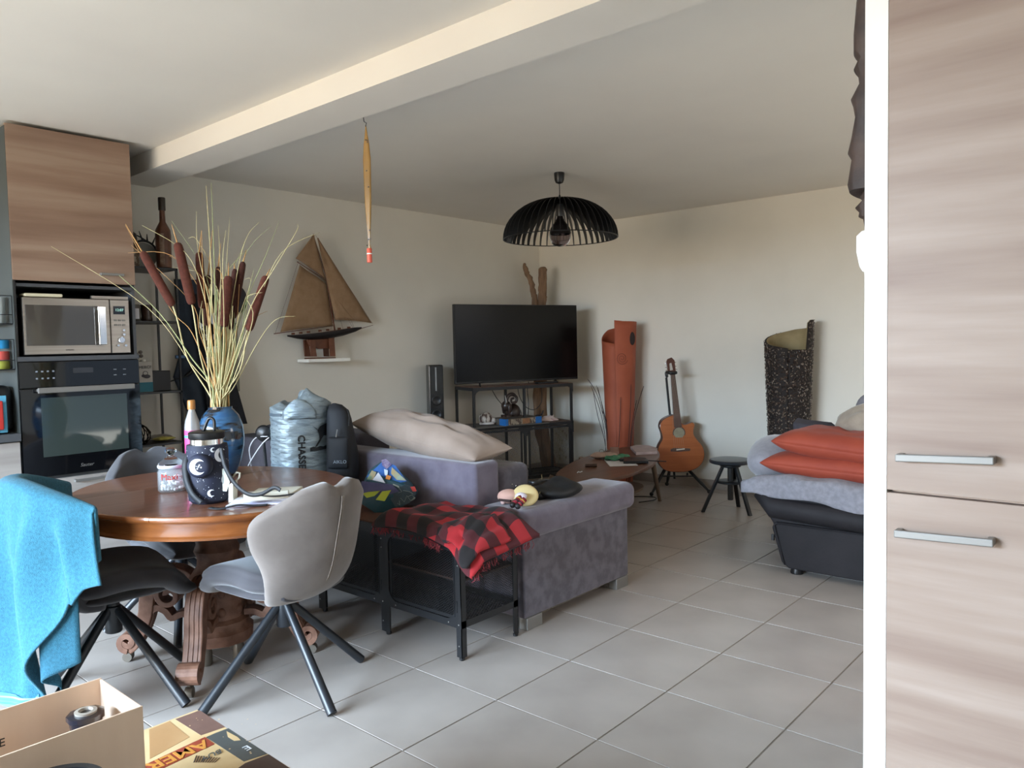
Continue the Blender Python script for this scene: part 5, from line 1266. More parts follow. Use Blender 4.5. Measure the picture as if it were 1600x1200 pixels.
RDM = mat('red_cloth', '#8c2330', rough=.8); BKM = mat('black_shoe', '#19181b', rough=.5)
for i, (a, c_) in enumerate((((814, 776), (801, 789)), ((820, 780), (809, 791)))):
    A_ = Qd(*a, AZ+.045); C_ = Qd(*c_, AZ+.022); A_ = A_+(CAM-A_).normalized()*.03; C_ = C_+(CAM-C_).normalized()*.012
    lg = obj('leg', B().tube([A_, (A_+C_)/2, C_], [.013, .012, .011], 10), RDM, t, smooth=True)
    obj('shoe', B().ball(C_, (.014, .014, .014), 12, 8), BKM, lg, smooth=True)
    for f in (.25, .55): q_ = A_.lerp(C_, f); q2 = A_.lerp(C_, f+.1); obj('stripe', B().tube([q_, q2], .0142, 10), mat('gold_stripe', '#b08a32', rough=.6) if f < .3 else BKM, lg, smooth=True)
p = Qd(798, 783, AZ+.03); q_ = Qd(780, 781, AZ+.03); obj('sash', B().tube([p+(CAM-p).normalized()*.03, q_+(CAM-q_).normalized()*.02], .006, 8), mat('brown_sash', '#33211f', rough=.7), t)
p = Qd(786, 785, AZ+.012); obj('hand', B().ball((p.x, p.y, AZ+.014), .012, 10, 8), mat('pale_pink', '#dcb9b3', rough=.8), t, smooth=True)
HB = mat('black_soft_leather', '#0e0f11', '#15171a', (12, 12, 12), .55, bump=.2, bscale=(25, 25, 25))
t = thing('shoulder_bag', 'black shoulder bag with metal studs lying on the sofa arm', 'bag', (1.5, .05, AZ))
c_ = Qd(872, 768, AZ+.02)
def hb(v): 
    v = Vector(v); s = v-Vector((c_.x, c_.y, AZ+.03)); v.z = AZ+.002+max(0, v.z-AZ)*(1+.18*math.sin(s.x*30)+.12*math.sin(s.y*38)); return v
obj('bag_body', B().ball((c_.x, c_.y, AZ+.030), (.15, .105, .042), 26, 12, fn=hb), HB, t, smooth=True)
c2_ = Qd(842, 772, AZ+.02); obj('bag_flap', B().ball((c2_.x, c2_.y, AZ+.024), (.075, .06, .032), 20, 10), HB, t, smooth=True)
st_ = [(800, 757), (802, 755.5), (806, 759), (811, 759.5), (843, 751), (860, 752), (854, 757)]
for x, y in st_: p = Qd(x, y, AZ+.055); obj('stud', B().ball(p, .006 if x > 840 else .004, 8, 6), CHROME, t, smooth=True)
obj('handle', B().tube(bez([Qd(793, 753, AZ+.03), Qd(803, 761, AZ+.03), Qd(825, 760, AZ+.05), Qd(846, 751, AZ+.06), Qd(858, 750, AZ+.04)], 6), .006, 8), BLKP, t, smooth=True)
obj('buckle_loop', B().tube(bez([Qd(827, 753, AZ+.055), Qd(836, 754, AZ+.055), Qd(843, 750, AZ+.058)], 4), .008, 8), mat('grey_buckle', '#4c4e50', rough=.3, metal=.6), t, smooth=True)
obj('hook', B().tube([Qd(891, 753, AZ+.045), Qd(895, 757, AZ+.045), Qd(899, 757, AZ+.045)], .004, 8), STARW, t, smooth=True)
obj('cord', B().tube([Qd(846, 741, AZ+.06), Qd(847, 749, AZ+.055)], .002, 6), mat('tan_cord', '#8a7a50', rough=.8), t)
obj('cord', B().tube([Qd(847, 760, AZ+.05), Qd(843, 771, AZ+.04)], .002, 6), mat('tan_cord2', '#8a8560', rough=.8), t)

# ================================================================ TV STAND (local frame)
SA = math.radians(-19.5); SO = Vector((3.10, 2.20, 0)); SE = Vector((math.cos(SA), math.sin(SA), 0)); SN = Vector((-math.sin(SA), math.cos(SA), 0))
SW, SD, SH = 1.02, .36, .95
t = stand = thing('tv_stand', 'black metal and wood stand with mesh doors under the television', 'tv stand', tuple(SO), SA)
obj('top_board', B().box(.004, SW-.004, .004, SD-.004, SH-.018, SH), WALNUT, t, local=True)
obj('middle_board', B().box(.004, SW-.004, .004, SD-.004, .590, .606), WALN2, t, local=True)
obj('bottom_board', B().box(.004, SW-.004, .004, SD-.004, .12, .132), BLKM, t, local=True)
for x in (0, SW/2, SW):
    for y in (0, SD):
        w_ = .026; x0_ = min(max(x-w_/2, 0), SW-w_); obj('post', B().box(x0_, x0_+w_*.8, *((0, .018) if y == 0 else (SD-.018, SD)), 0, SH-.004), BLKM, t, local=True)
for z in (SH-.030, .575, .112):
    for y in (0, SD-.004): obj('rail', B().box(0, SW, y, y+.004, z, z+.028), BLKM, t, local=True)
    for x in (0, SW-.004): obj('rail', B().box(x, x+.004, 0, SD, z, z+.028), BLKM, t, local=True)
for x, s in ((0, 1), (SW, -1), (SW/2, 1), (SW/2, -1)):
    for z, sz, ok in ((SH-.004, -1, x != SW/2), (.575, -1, True)):
        if not ok: continue
        arc = [(x+s*(.02+.05*(1-math.sin(a))), -.001, z+sz*(.025+.05*(1-math.cos(a)))) for a in [PI/2*i/5 for i in range(6)]]
        obj('gusset', B().prism([(x, -.001, z), (x+s*.07, -.001, z), (x+s*.07, -.001, z+sz*.025)]+arc+[(x+s*.02, -.001, z+sz*.075), (x, -.001, z+sz*.075)], (0, .003, 0)), BLKM, t, local=True)
for k in range(2):
    xa, xb = (.030, SW/2-.03) if k == 0 else (SW/2+.03, SW-.030)
    dr = obj('door', B().box(xa, xa+.02, .004, .009, .145, .57).box(xb-.02, xb, .004, .009, .145, .57).box(xa, xb, .004, .009, .145, .165).box(xa, xb, .004, .009, .55, .57), BLKM, t, local=True)
    obj('mesh_panel', lattice((xa+.018, .006, .163), (1, 0, 0), (0, 0, 1), xb-xa-.036, .389, .0125, .0011, asp=.62), MESH, dr, local=True, kind='stuff')
obj('mesh_panel', lattice((.004, SD-.02, .14), (0, -1, 0), (0, 0, 1), SD-.04, .43, .0125, .0011, asp=.62), MESH, t, local=True, kind='stuff')
SQ = lambda px, py, d=.15: atp(px, py, SO+SN*d, SN)
# television
def sx(px, py, d): return (SQ(px, py, d)-SO).dot(SE)
dtv = .17
xl, xr = sx(710.5, 540, dtv), sx(902, 540, dtv); zb, ztv = SQ(805, 596.5, dtv).z, SQ(805, 476, dtv).z
t = thing('television', 'large black flat screen television, switched off, on the metal stand', 'television', tuple(SO+SE*(xl+xr)/2+SN*dtv+Vector((0, 0, SH))), SA)
hw = (xr-xl)/2; zo = SH
obj('casing', B().box(-hw, hw, 0, .035, zb-zo, ztv-zo), BLKP, t, local=True, bevel=.004)
obj('screen', B().box(-hw+.008, hw-.008, -.002, 0, zb-zo+.018, ztv-zo-.008), mat('tv_panel', '#060708', rough=.22, spec=.3), t, local=True)
obj('badge', B().box(-.03, .03, -.003, -.0005, zb-zo+.005, zb-zo+.010), mat('dim_badge', '#4a4a4c', rough=.4), t, local=True)
for px in (622, 623):
    pass
for s in (-1, 1):
    x = s*hw*.62
    obj('leg', B().tube([(x, .015, zb-zo+.01), (x-.045, -.08, .004)], .006, 6).tube([(x, .015, zb-zo+.01), (x+.045, .11, .004)], .006, 6), BLKP, t, local=True)
b_ = SO+SE*.80+SN*.10
o = obj('set_top_box', B().box(-.11, .11, -.03, .03, 0, .016).xf(Matrix.Translation((b_.x, b_.y, SH+.001)) @ Matrix.Rotation(SA, 4, 'Z')), BLKP, bevel=.004); tag(o, 'slim black box on the stand below the right end of the television', 'set-top box')
b = B(); 
for pts in ([(808, 600), (812, 620), (822, 636), (835, 640), (846, 628), (846, 605)], [(768, 608), (776, 622), (784, 632), (786, 640)], [(826, 596), (824, 610), (826, 630), (825, 650)]):
    b.tube(bez([SQ(x, y, .30) for x, y in pts], 5), .0035, 5)
o = obj('cables', b, BLKP, smooth=True); tag(o, 'thin black cables hanging behind the television stand', 'cable')
# ornaments on the middle board
MZ = .606
o = obj('grey_board', B().box(-.02, SW*.70, -.075, .20, MZ+.001, MZ+.005).xf(WM[stand.name]), mat('grey_card', '#5e5953', '#6a655e', (10, 10, 10), .7)); tag(o, 'thin grey board lying on the middle shelf and jutting out at the front', 'board')
MZ2 = MZ+.006
def onshelf(x, y): p = SO+SE*x+SN*y; return p
SH1 = mat('striped_shell', '#b8ada0', '#54423a', (45, 45, 12), .5, contrast=(.48, .56))
p = onshelf(.165, .10); r0 = .062
def shf(v): 
    s = (v.x-p.x)*SE.x+(v.y-p.y)*SE.y; k = 1+.09*math.sin(s*260); c = Vector((p.x, p.y, MZ2+.058)); d = v-c; return c+Vector((d.x, d.y, d.z*k))
t = thing('striped_seashell', 'large brown and white ribbed seashell at the left end of the stand shelf', 'seashell', (p.x, p.y, MZ2))
obj('whorl', B().ball((p.x, p.y, MZ2+.058), (.062, .055, .056), 26, 14, fn=shf), SH1, t, smooth=True)
q0 = Vector((p.x, p.y, MZ2+.04))+SE*.04
obj('siphon', B().tube([q0, q0+SE*.05+Vector((0, 0, -.005)), q0+SE*.10+Vector((0, 0, -.012))], [.038, .024, .006], 16), mat('shell_cream', '#b5aca4', '#c6beb6', (40, 40, 40), .5), t, smooth=True)
q1 = Vector((p.x, p.y, MZ2+.018))-SE*.035
obj('lip', B().tube(bez([q1+SE*(-.02), q1+SN*(-.05)+SE*.03, q1+SN*(-.05)+SE*.09], 4), .012, 8), mat('shell_cream2', '#b5aca4', rough=.5), t, smooth=True)
# elephant with raised trunk
EB = mat('bronze_brown', '#2b201c', '#3a2c26', (12, 12, 12), .35, coat=.2)
eo = (801, 655); de = .20
t = thing('elephant_figurine', 'dark brown elephant figurine with curled raised trunk on the stand shelf', 'figurine', tuple(SQ(800, 660, de)))
mpp = 6.80/F
def eb(px, py, rx, ry, d=0, rd=None, nm='body'): 
    c = SQ(px, py, de+d); return (c, (rx*mpp, (rd or rx)*mpp, ry*mpp))
b = B(); c, r_ = eb(802, 644, 12, 13.5); b.ball(c, r_, 24, 14); obj('body', b, EB, t, smooth=True)
b = B(); c, r_ = eb(791, 634, 8, 8, -.03); b.ball(c, r_, 20, 12); hd = obj('head', b, EB, t, smooth=True)
b = B(); c, r_ = eb(787, 638, 4, 9, -.01, 2); b.ball(c, r_, 16, 10); obj('ear', b, EB, hd, smooth=True)
b = B(); c, r_ = eb(797, 638, 4, 8, -.075, 2); b.ball(c, r_, 16, 10); obj('ear', b, EB, hd, smooth=True)
obj('trunk', B().tube(bez([SQ(x, y, de-.05) for x, y in ((790, 632), (793, 620), (800, 616), (807, 621), (806, 628), (800, 629), (799, 624), (803, 622))], 5), [.019]+[.017]*12+[.013]*12+[.010]*11, 10), EB, hd, smooth=True)
obj('tusk', B().tube([SQ(792, 629, de-.085), SQ(789, 618, de-.09)], [.005, .002], 6), mat('ivory', '#b5aea2', rough=.4), hd, smooth=True)
for x, d_ in ((787, -.04), (795, -.07), (805, -.05), (811, .0)): 
    pt_ = SQ(x, 648, de+d_); obj('leg', B().tube([pt_, Vector((pt_.x, pt_.y, MZ2+.001))], [.026, .022], 12), EB, t, smooth=True)
obj('tail', B().tube(bez([SQ(813, 640, de-.02), SQ(815, 648, de-.02), SQ(813, 656, de-.02)], 3), .004, 6), EB, t, smooth=True)
# boxed game / book
bx = thing('boxed_puzzle', 'flat box with blue corners and a printed spine on the stand shelf', 'box', tuple(onshelf(.32, .0)+Vector((0, 0, MZ2))), SA+.12)
obj('box_lid', B().box(-.06, .33, -.07, .15, .001, .056), mat('box_brown', '#4d443b', '#5d5348', (6, 6, 6), .5), bx, local=True, bevel=.001)
obj('printed_edge', B().box(-.058, .328, -.0715, -.070, .004, .053), mat('box_print', '#8f8270', '#4a3b30', (60, 60, 30), .5, contrast=(.47, .53)), bx, local=True)
obj('orange_print', B().box(.12, .20, -.0725, -.0714, .006, .051), mat('orange_print', '#9a6b46', '#7d553a', (40, 40, 40), .5), bx, local=True)
for x0_, x1_ in ((-.0615, -.035), (.265, .3315)): obj('blue_corner', B().box(x0_, x1_, -.0735, -.069, 0.0, .057), mat('blue_card', '#1b5f9c', rough=.5), bx, local=True)
obj('blue_end', B().box(-.0625, -.0605, -.07, .02, .0, .057), mat('blue_card2', '#1b5f9c', rough=.5), bx, local=True)
# black cat-like figure with long tail
t = thing('black_animal_figurine', 'small black crouching animal figurine with a long curved tail, right of the elephant', 'figurine', tuple(SQ(832, 664, .22)))
b = B(); c = SQ(827, 657, .24); b.ball(c, (.075, .04, .035), 20, 10, fn=lambda v: Vector((v.x, v.y, max(v.z, MZ2+.001)))); obj('body', b, BLKP, t, smooth=True)
c = SQ(838, 661, .20); obj('head', B().ball(c, (.03, .03, .022), 14, 8), BLKP, t, smooth=True)
obj('tail', B().tube(bez([SQ(832, 654, .24), SQ(838, 649, .24), SQ(846, 648, .22), SQ(849, 641, .22)], 4), [.012]+[.007]*11+[.004], 8), BLKP, t, smooth=True)
for x in (818, 834): pt_ = SQ(x, 660, .22); obj('leg', B().tube([pt_, Vector((pt_.x, pt_.y, MZ2))], .010, 8), BLKP, t, smooth=True)
# conch
t = thing('conch_shell', 'pale pink spiky conch shell at the right end of the stand shelf', 'seashell', tuple(SQ(862, 666, .12)))
CO = mat('pink_conch', '#c9b4b0', '#dac9c2', (14, 14, 14), .35, coat=.2)
c = SQ(861, 658, .14)
pts = [(845, 655), (850, 655), (858, 656), (867, 659), (875, 662), (882, 665)]; 
obj('shell_body', B().tube([SQ(x, y+1, .14) for x, y in pts], [.012, .034, .050, .044, .028, .006], 20), CO, t, smooth=True)
for x, y, r_ in ((852, 650, .012), (858, 648, .013), (865, 648, .012), (850, 663, .010), (848, 658, .009)): q_ = SQ(x, y, .13); q2 = SQ(860, 658, .14); obj('spike', B().tube([q_.lerp(q2, .5), q_], [r_*1.4, .002], 8), CO, t, smooth=True)
obj('aperture', B().tube([SQ(861, 654, .092), SQ(868, 658, .100), (SQ(876, 663, .112))], [.004, .010, .004], 8), mat('conch_inner', '#b08a88', rough=.3), t, smooth=True)

# ================================================================ SPEAKER, DRIFTWOOD
sa_ = math.radians(-35)
t = thing('tower_speaker', 'slim black tower speaker against the wall left of the television', 'speaker', (2.95, 2.51, 0), sa_)
obj('base', B().box(-.10, .10, -.12, .12, 0, .02), BLKP, t, local=True, bevel=.004)
obj('cabinet', B().box(-.062, .062, -.09, .09, .02, 1.15), mat('piano_black', '#0f1012', rough=.25), t, local=True, bevel=.008)
obj('front_stripe', B().box(-.008, .004, -.092, -.089, .93, 1.13), mat('silver_stripe', '#8b8d8f', rough=.3, metal=.6), t, local=True)
for z in (.85, .73, .61, .49):
    b = B().lathe([(0, .002), (.030, .004), (.040, .010), (.044, .004), (.044, 0)], n=24, cap=False); b.xf(Matrix.Translation((0, -.092, z)) @ Matrix.Rotation(PI/2, 4, 'X')); obj('driver', b, BLKP, t, smooth=True, local=True)
def wobble(pts, n=4, amp=.008, seed=1):
    rn = random.Random(seed); return [p+Vector((rn.uniform(-amp, amp), rn.uniform(-amp, amp), 0)) for p in bez(pts, n)]
DPt = Vector((4.38, 2.42, 1))
D1 = [atp(x, y, DPt) for x, y in ((819, 411), (822, 424), (829, 438), (833, 458), (836, 476), (838, 560), (840, 660))]+[Vector((4.43, 2.47, 0))]
pts = wobble(D1, 5, .005, 4); n = len(pts)
rr = [interp(i/(n-1), [(0, .008), (.05, .018), (.12, .026), (.2, .024), (1, .04)])*(1+.12*math.sin(i*2.3)) for i in range(n)]
o = obj('driftwood_branch', B().tube(pts, rr, 10), DRIFT, smooth=True); tag(o, 'thin crooked driftwood branch rising behind the television, left one', 'driftwood')
D2 = [atp(x, y, DPt) for x, y in ((848, 418), (848, 445), (847, 476), (848, 560), (849, 660))]+[Vector((4.40, 2.36, 0))]
pts = wobble(D2, 6, .003, 6); n = len(pts)
t = thing('driftwood_log', 'thick blunt driftwood log standing in the corner behind the television', 'driftwood', (4.40, 2.36, 0))
obj('log', B().tube(pts, [interp(i/(n-1), [(0, .030), (.03, .042), (1, .045)])*(1+.05*math.sin(i*1.9)) for i in range(n)], 14), DRIFT, t, smooth=True)
obj('twig_stub', B().tube([atp(850, 478, DPt), atp(854, 463, DPt-HN*.03)], [.014, .006], 8), DRIFT, t, smooth=True)

# ================================================================ TERRACOTTA ROLLED VASE
OV = Vector((4.36, 1.60, 0)); oc = atp(968, 700, OV); OV = Vector((oc.x, oc.y, 0))
af = math.atan2(CAM.y-OV.y, CAM.x-OV.x)
t = thing('rolled_vase', 'tall terracotta coloured rolled sheet vase standing against the wall', 'vase', tuple(OV))
def zt(th):
    return interp(th, [(0, 1.295), (PI/2, 1.335), (PI*.8, 1.43), (PI*1.15, 1.47), (PI*1.5, 1.495), (PI*1.9, 1.50), (PI*2.2, 1.52)])
TH1 = 2*PI+.16
def rv(u, v):
    th = TH1*u; z = zt(th)*v; r0_ = .100+.052*(z/1.5)
    r_ = r0_*(1+.02*math.sin(3*th))+.016*u
    a = af-.03-th     # clockwise seen from above = towards the left in view
    return (OV.x+r_*math.cos(a), OV.y+r_*math.sin(a), z)
obj('rolled_sheet', B().sheet(rv, 70, 30, .007), RUST, t, smooth=True)
def onv(px, py, d=0): 
    p = atp(px, py, Vector((OV.x, OV.y, 0))-HN*(.158+d)); return p
sp = [onv(972+9.2*(1-i/60*.9)*math.cos(.3+i*.26), 560+10*(1-i/60*.9)*math.sin(.3+i*.26), .002-.000*i) for i in range(60)]
obj('spiral_relief', B().tube(sp, .0022, 5), mat('dark_terracotta', '#6d3422', rough=.7), t)
qh = onv(988, 529, -.035); b = B().ball((0, 0, 0), (.030, .008, .060), 16, 10); b.xf(Matrix.Translation(qh) @ Matrix.Rotation(af+PI/2+.55, 4, 'Z')); obj('leaf_hole', b, mat('dark_hole', '#2f2422', rough=.9), t, smooth=True)
TWG = mat('twig_brown', '#3b2a28', rough=.8)
TP = Vector((OV.x-.1, OV.y+.05, 0))
for i, pts in enumerate([[(952, 740), (950, 690), (940, 640), (931, 612), (918, 592)], [(953, 740), (951, 690), (945, 650), (932, 602)], [(950, 740), (945, 690), (934, 650), (927, 612)], [(954, 740), (952, 700), (946, 660), (934, 605)], [(948, 740), (945, 680), (937, 640), (923, 602)], [(955, 740), (953, 705), (951, 668), (940, 640)]]):
    o = obj('twig', B().tube(bez([atp(x, y, TP) for x, y in [(pts[0][0]+6, 770)]+pts], 4), [.0035]*4+[.003]*(4*len(pts)-4)+[.0018], 5), TWG, smooth=True); tag(o, 'thin bare brown twig standing at the left of the terracotta vase', 'twig', 'twigs left of the terracotta vase')
for i, pts in enumerate([[(985, 740), (986, 690), (992, 650), (1001, 617), (1006, 603)], [(983, 740), (984, 700), (988, 660), (995, 625)], [(980, 740), (982, 690), (985, 640), (986, 600)], [(965, 740), (967, 690), (969, 650), (970, 620)]]):
    o = obj('twig', B().tube(bez([atp(x, y, Vector((OV.x-.16, OV.y-.06, 0))) for x, y in [(pts[0][0]-3, 770)]+pts], 4), [.0035]*4+[.003]*(4*len(pts)-4)+[.0018], 5), TWG, smooth=True); tag(o, 'thin bare brown twig standing at the right of the terracotta vase', 'twig', 'twigs right of the terracotta vase')

# ================================================================ GUITAR + STAND
GP = Vector((4.36, .90, 0))
q = lambda px, py, d=0: atp(px, py, GP-HN*d)
tilt = lambda py: .10*(737-py)/180*-1      # leans back with height
def qg(px, py, d=0): return q(px, py, d+tilt(py))
t = thing('acoustic_guitar', 'orange brown acoustic guitar with cutaway body resting on a black stand', 'guitar', tuple(q(1062, 737)))
body = [(1053, 648), (1042, 652), (1034, 658), (1031, 667), (1034, 677), (1035, 686), (1030, 696), (1026.5, 708), (1028, 720), (1033, 730), (1042, 736), (1058, 738), (1076, 736.5), (1090, 731), (1098, 722), (1101, 710), (1098, 698), (1090, 688), (1084.5, 680), (1083.5, 672), (1085.5, 664), (1082, 660), (1076, 662), (1070, 663.5), (1065, 661), (1063, 652)]
bb_ = bez([Vector((x, y, 0)) for x, y in body]+[Vector((*body[0], 0))], 3)[:-1]
obj('body_back', B().prism([qg(v.x, v.y, .0) for v in bb_], HN*.09), GSIDE, t, bevel=.004)
obj('soundboard', B().prism([qg(1063+(v.x-1063)*.985, 697+(v.y-697)*.985, .004) for v in bb_], HN*.005), GTOP, t, bevel=.001)
cc = qg(1061, 676.5, .006); R1 = 8.6*6.55/F
for nm, r1, m, d_ in (('rosette', 1.18, GNECK, .0), ('sound_hole', 1.0, mat('hole_pale', '#837c66', '#8f886f', (30, 30, 30), .7), .002)):
    b = B().lathe([(0, 0), (R1*r1, 0), (R1*r1, -.002)], n=36, cap=False); b.xf(Matrix.Translation(cc-HN*d_) @ (-HN).to_track_quat('Z', 'Y').to_matrix().to_4x4()); obj(nm, b, m, t)
obj('bridge', B().prism([qg(x, y, .009) for x, y in ((1048, 702), (1053, 700), (1075, 700.5), (1079, 701), (1078, 704.5), (1060, 706), (1048, 705.5))], HN*.006), GNECK, t, bevel=.001)
obj('saddle', B().prism([qg(x, y, .013) for x, y in ((1057, 702), (1070, 700.5), (1070, 702.3), (1057, 703.8))], HN*.004), mat('bone', '#c9c2b4', rough=.4), t)
obj('neck', B().prism([qg(x, y, .018) for x, y in ((1048.2, 586), (1055, 586), (1065.5, 667), (1054, 668))], HN*.022), GNECK, t, bevel=.002)
hs = obj('headstock', B().prism([qg(x, y, .014) for x, y in ((1043, 580), (1048, 587), (1055, 587), (1056, 579), (1054, 563), (1049.5, 558.5), (1043, 561), (1041, 566))], HN*.016), GSIDE, t, bevel=.002)
obj('slot', B().prism([qg(x, y, .0155) for x, y in ((1046, 568), (1049, 567), (1051.5, 578), (1047, 579))], HN*.002), mat('pale_slot', '#b5afa8', rough=.5), hs)
for x, y in ((1040, 568), (1041, 574), (1041.5, 579), (1055.5, 566), (1056.5, 572), (1057.5, 577)): obj('tuning_peg', B().ball(qg(x, y, .01), (.008, .008, .006), 8, 6), CHROME, hs, smooth=True)
b = B()
for k in range(6): b.tube([qg(1047.5+k*1.1, 583, .020), qg(1053.5+k*3.1+.0, 702, .016)], .0006, 3)
obj('strings', b, mat('string_metal', '#9b8f80', rough=.3, metal=.8), t)
t = thing('guitar_stand', 'black tripod stand holding the acoustic guitar against the wall', 'stand', tuple(q(1056, 760)))
up_ = lambda px, py, d: q(px, py, d)
obj('post', B().tube([q(1041, 590, -.15), q(1047, 650, -.16), q(1054, 748, -.16)], .010, 10), BLKP, t, smooth='auto')
obj('neck_yoke', B().tube(bez([q(1042, 588, -.14), q(1041, 583, -.08), q(1043, 582, .0), q(1050, 583, .03), q(1057, 582, .02)], 4), .014, 8), BLKP, t, smooth=True)
for pts, d0, d1 in ((((1046, 720), (1018, 772)), -.12, .12), (((1070, 728), (1108, 768)), -.12, .02), (((1048, 725), (1042, 756)), -.12, -.16)):
    a = q(*pts[0], d0); c_ = atz(*pts[1], .015) if pts[1][1] > 760 else q(*pts[1], d1)
    lg = obj('leg', B().tube([a, a.lerp(c_, .7), c_], [.014, .014, .009], 10), BLKP, t, smooth='auto'); obj('rubber_foot', B().ball(c_, .018, 10, 8), BLKP, lg, smooth=True)
obj('cross_bar', B().tube([q(1036, 744, .03), q(1083, 744, .03)], .006, 8), BLKP, t)
for x in (1046, 1074): obj('cradle_arm', B().tube([q(x, 744, -.12), q(x, 741, -.02), q(x, 740, .08)], .009, 8), BLKP, t, smooth=True)
o = obj('lead_cable', B().tube(bez([(3.75, .98, .006), (3.9, .93, .006), (4.0, .98, .006), (3.95, 1.12, .006), (3.85, 1.15, .006)], 6), .004, 6), BLKP, smooth=True); tag(o, 'loop of black cable on the floor under the coffee table', 'cable')

# ================================================================ STOOL
s0 = atz(1141, 717, .405); SCx, SCy = s0.x, s0.y
t = thing('screw_stool', 'small round black stool on splayed legs beside the guitar', 'stool', (SCx, SCy, 0))
obj('seat', B().lathe([(.0, .372), (.140, .372), (.155, .380), (.157, .394), (.150, .403), (.138, .405), (0, .403)], (SCx, SCy), 40, cap=False), mat('grey_black_paint', '#2b2f35', rough=.3), t, smooth='auto')
obj('seat_collar', B().lathe([(.07, .345), (.078, .35), (.078, .372), (.07, .374)], (SCx, SCy), 28), BLKM, t, smooth='auto')
obj('screw_shaft', B().lathe([(.020, .09), (.021, .092), (.021, .35)], (SCx, SCy), 16), mat('worn_black', '#2f2c29', rough=.5), t, smooth='auto')
for px, py in ((1098, 800), (1172, 806), (1154, 792)):
    f = atz(px, py, .0); d = (f-Vector((SCx, SCy, 0))); u_ = d.normalized(); top = Vector((SCx, SCy, .355))+u_*.055
    s_ = Vector((-u_.y, u_.x, 0)); lg = B(); w_ = .014
    vs = [p+s_*a+u_*c for p in (Vector((f.x, f.y, 0)), top) for a, c in ((-w_, -.012), (w_, -.012), (w_, .012), (-w_, .012))]
    lg.add(vs, [(0, 3, 2, 1), (4, 5, 6, 7), (0, 1, 5, 4), (1, 2, 6, 5), (2, 3, 7, 6), (3, 0, 4, 7)]); obj('leg', lg, BLKM, t, bevel=.003)
obj('spreader_ring', B().lathe([(.10, .222), (.104, .225), (.104, .235), (.10, .238), (.02, .238), (.02, .222)], (SCx, SCy), 28, cap=False), BLKM, t, smooth='auto')

# ================================================================ COFFEE TABLE + THINGS ON IT
CZ = .40
t = thing('coffee_table', 'low brown pebble shaped wooden coffee table behind the sofa arm', 'coffee table', (3.2, .95, 0))
ol = [(868, 741), (876, 733), (900, 719), (930, 709), (960, 701), (990, 697), (1014, 698), (1027, 703), (1031, 712), (1023, 722), (1014, 729), (987, 740), (956, 748), (930, 755), (905, 758), (880, 752)]
OLP = bez([atz(x, y, CZ) for x, y in ol]+[atz(*ol[0], CZ)], 4)[:-1]
obj('tabletop', B().prism([(p.x, p.y, CZ-.022) for p in OLP], (0, 0, .022)), WALNUT, t, bevel=.004)
cx_, cy_ = 3.2, .95
obj('lower_shelf', B().prism([(3.35+.36*math.cos(a), 1.0+.22*math.sin(a), .16) for a in [2*PI*k/24 for k in range(24)]], (0, 0, .018)), WLEG, t, bevel=.003)
for top, ft in (((3.76, .86), (3.913, .882)), ((3.45, 1.33), (3.50, 1.45)), ((2.65, 1.0), (2.50, 1.08)), ((2.75, .72), (2.62, .62))):
    obj('leg', B().tube([(ft[0], ft[1], 0), (top[0], top[1], CZ-.02)], [.014, .022], 12), WLEG, t, smooth='auto')
ct = lambda px, py, z=CZ+.001: atz(px, py, z)
def ctslab(name, pxs, h_, m, label, cat, z=CZ+.001, bevel=.001): o = obj(name, B().prism([ct(x, y, z) for x, y in pxs], (0, 0, h_)), m, bevel=bevel); return tag(o, label, cat)
ctslab('open_notebook', [(985, 701.5), (994, 711), (1027, 709.5), (1027, 704), (1013, 699.5), (995, 699)], .022, mat('pink_white_paper', '#b5a3a0', '#a3918f', (10, 10, 10), .6), 'thick pale notebook at the far right end of the coffee table', 'book')
ctslab('white_sheet', [(944, 719), (953, 729), (997, 727.5), (990, 722), (975, 716), (955, 713)], .003, PAPER, 'white paper sheet on the coffee table under the green cloth', 'paper')
GRN = mat('green_cloth', '#2c6b4f', '#3a8a66', (60, 60, 60), .6)
c = ct(965, 717.5); o = obj('green_cloth', B().ball((c.x, c.y, CZ+.018), (.14, .08, .014), 20, 8, fn=lambda v: Vector((v.x, v.y, max(CZ+.0045, v.z+.006*math.sin(v.x*60)+.005*math.sin(v.y*80))))), GRN, smooth=True); tag(o, 'crumpled green cloth on the white sheet on the coffee table', 'cloth')
for pxs, lb in (([(974, 724.5), (975, 721), (1012, 721), (1013, 724)], 'black remote control nearest the table edge'), ([(968, 721), (970, 718), (1008, 718), (1010, 720.5)], 'black remote control behind the nearest one')):
    ctslab('remote_control', pxs, .020, BLKP, lb+', on the coffee table', 'remote', z=CZ+.006, bevel=.003)
o = obj('black_pen', B().tube([ct(1000, 719, CZ+.02), ct(1041, 721, CZ+.03)], .004, 6), BLKP); tag(o, 'thin black pen sticking out past the right end of the coffee table', 'pen')
for pxs, lb in (([(929, 719), (932, 709), (945, 709), (941, 719)], 'left'), ([(944, 718), (947, 711), (958, 710), (956, 718)], 'right')):
    o = obj('napkin', cushion(tuple(ct(sum(p[0] for p in pxs)/4, 716))[:2]+(CZ+.025,), .11, .13, .045, .3 if lb == 'left' else -.2, pinch=.02, nz=.001, n=8), mat('pink_beige_paper', '#a58b7c', '#b39a8b', (20, 20, 20), .8), smooth=True); tag(o, lb+' one of two folded pinkish beige napkins on the coffee table', 'napkin')
c = ct(960, 709); o = obj('wooden_wedge', B().prism([ct(953, 712), ct(967, 711), ct(967, 704), ct(953, 704)], (0, 0, .03)), mat('pinkish_wood', '#8a6a5c', rough=.7), bevel=.003); tag(o, 'flat pinkish brown box behind the napkins on the coffee table', 'box')
c1 = ct(940, 705, CZ+.05); c2 = ct(948, 705, CZ+.05)
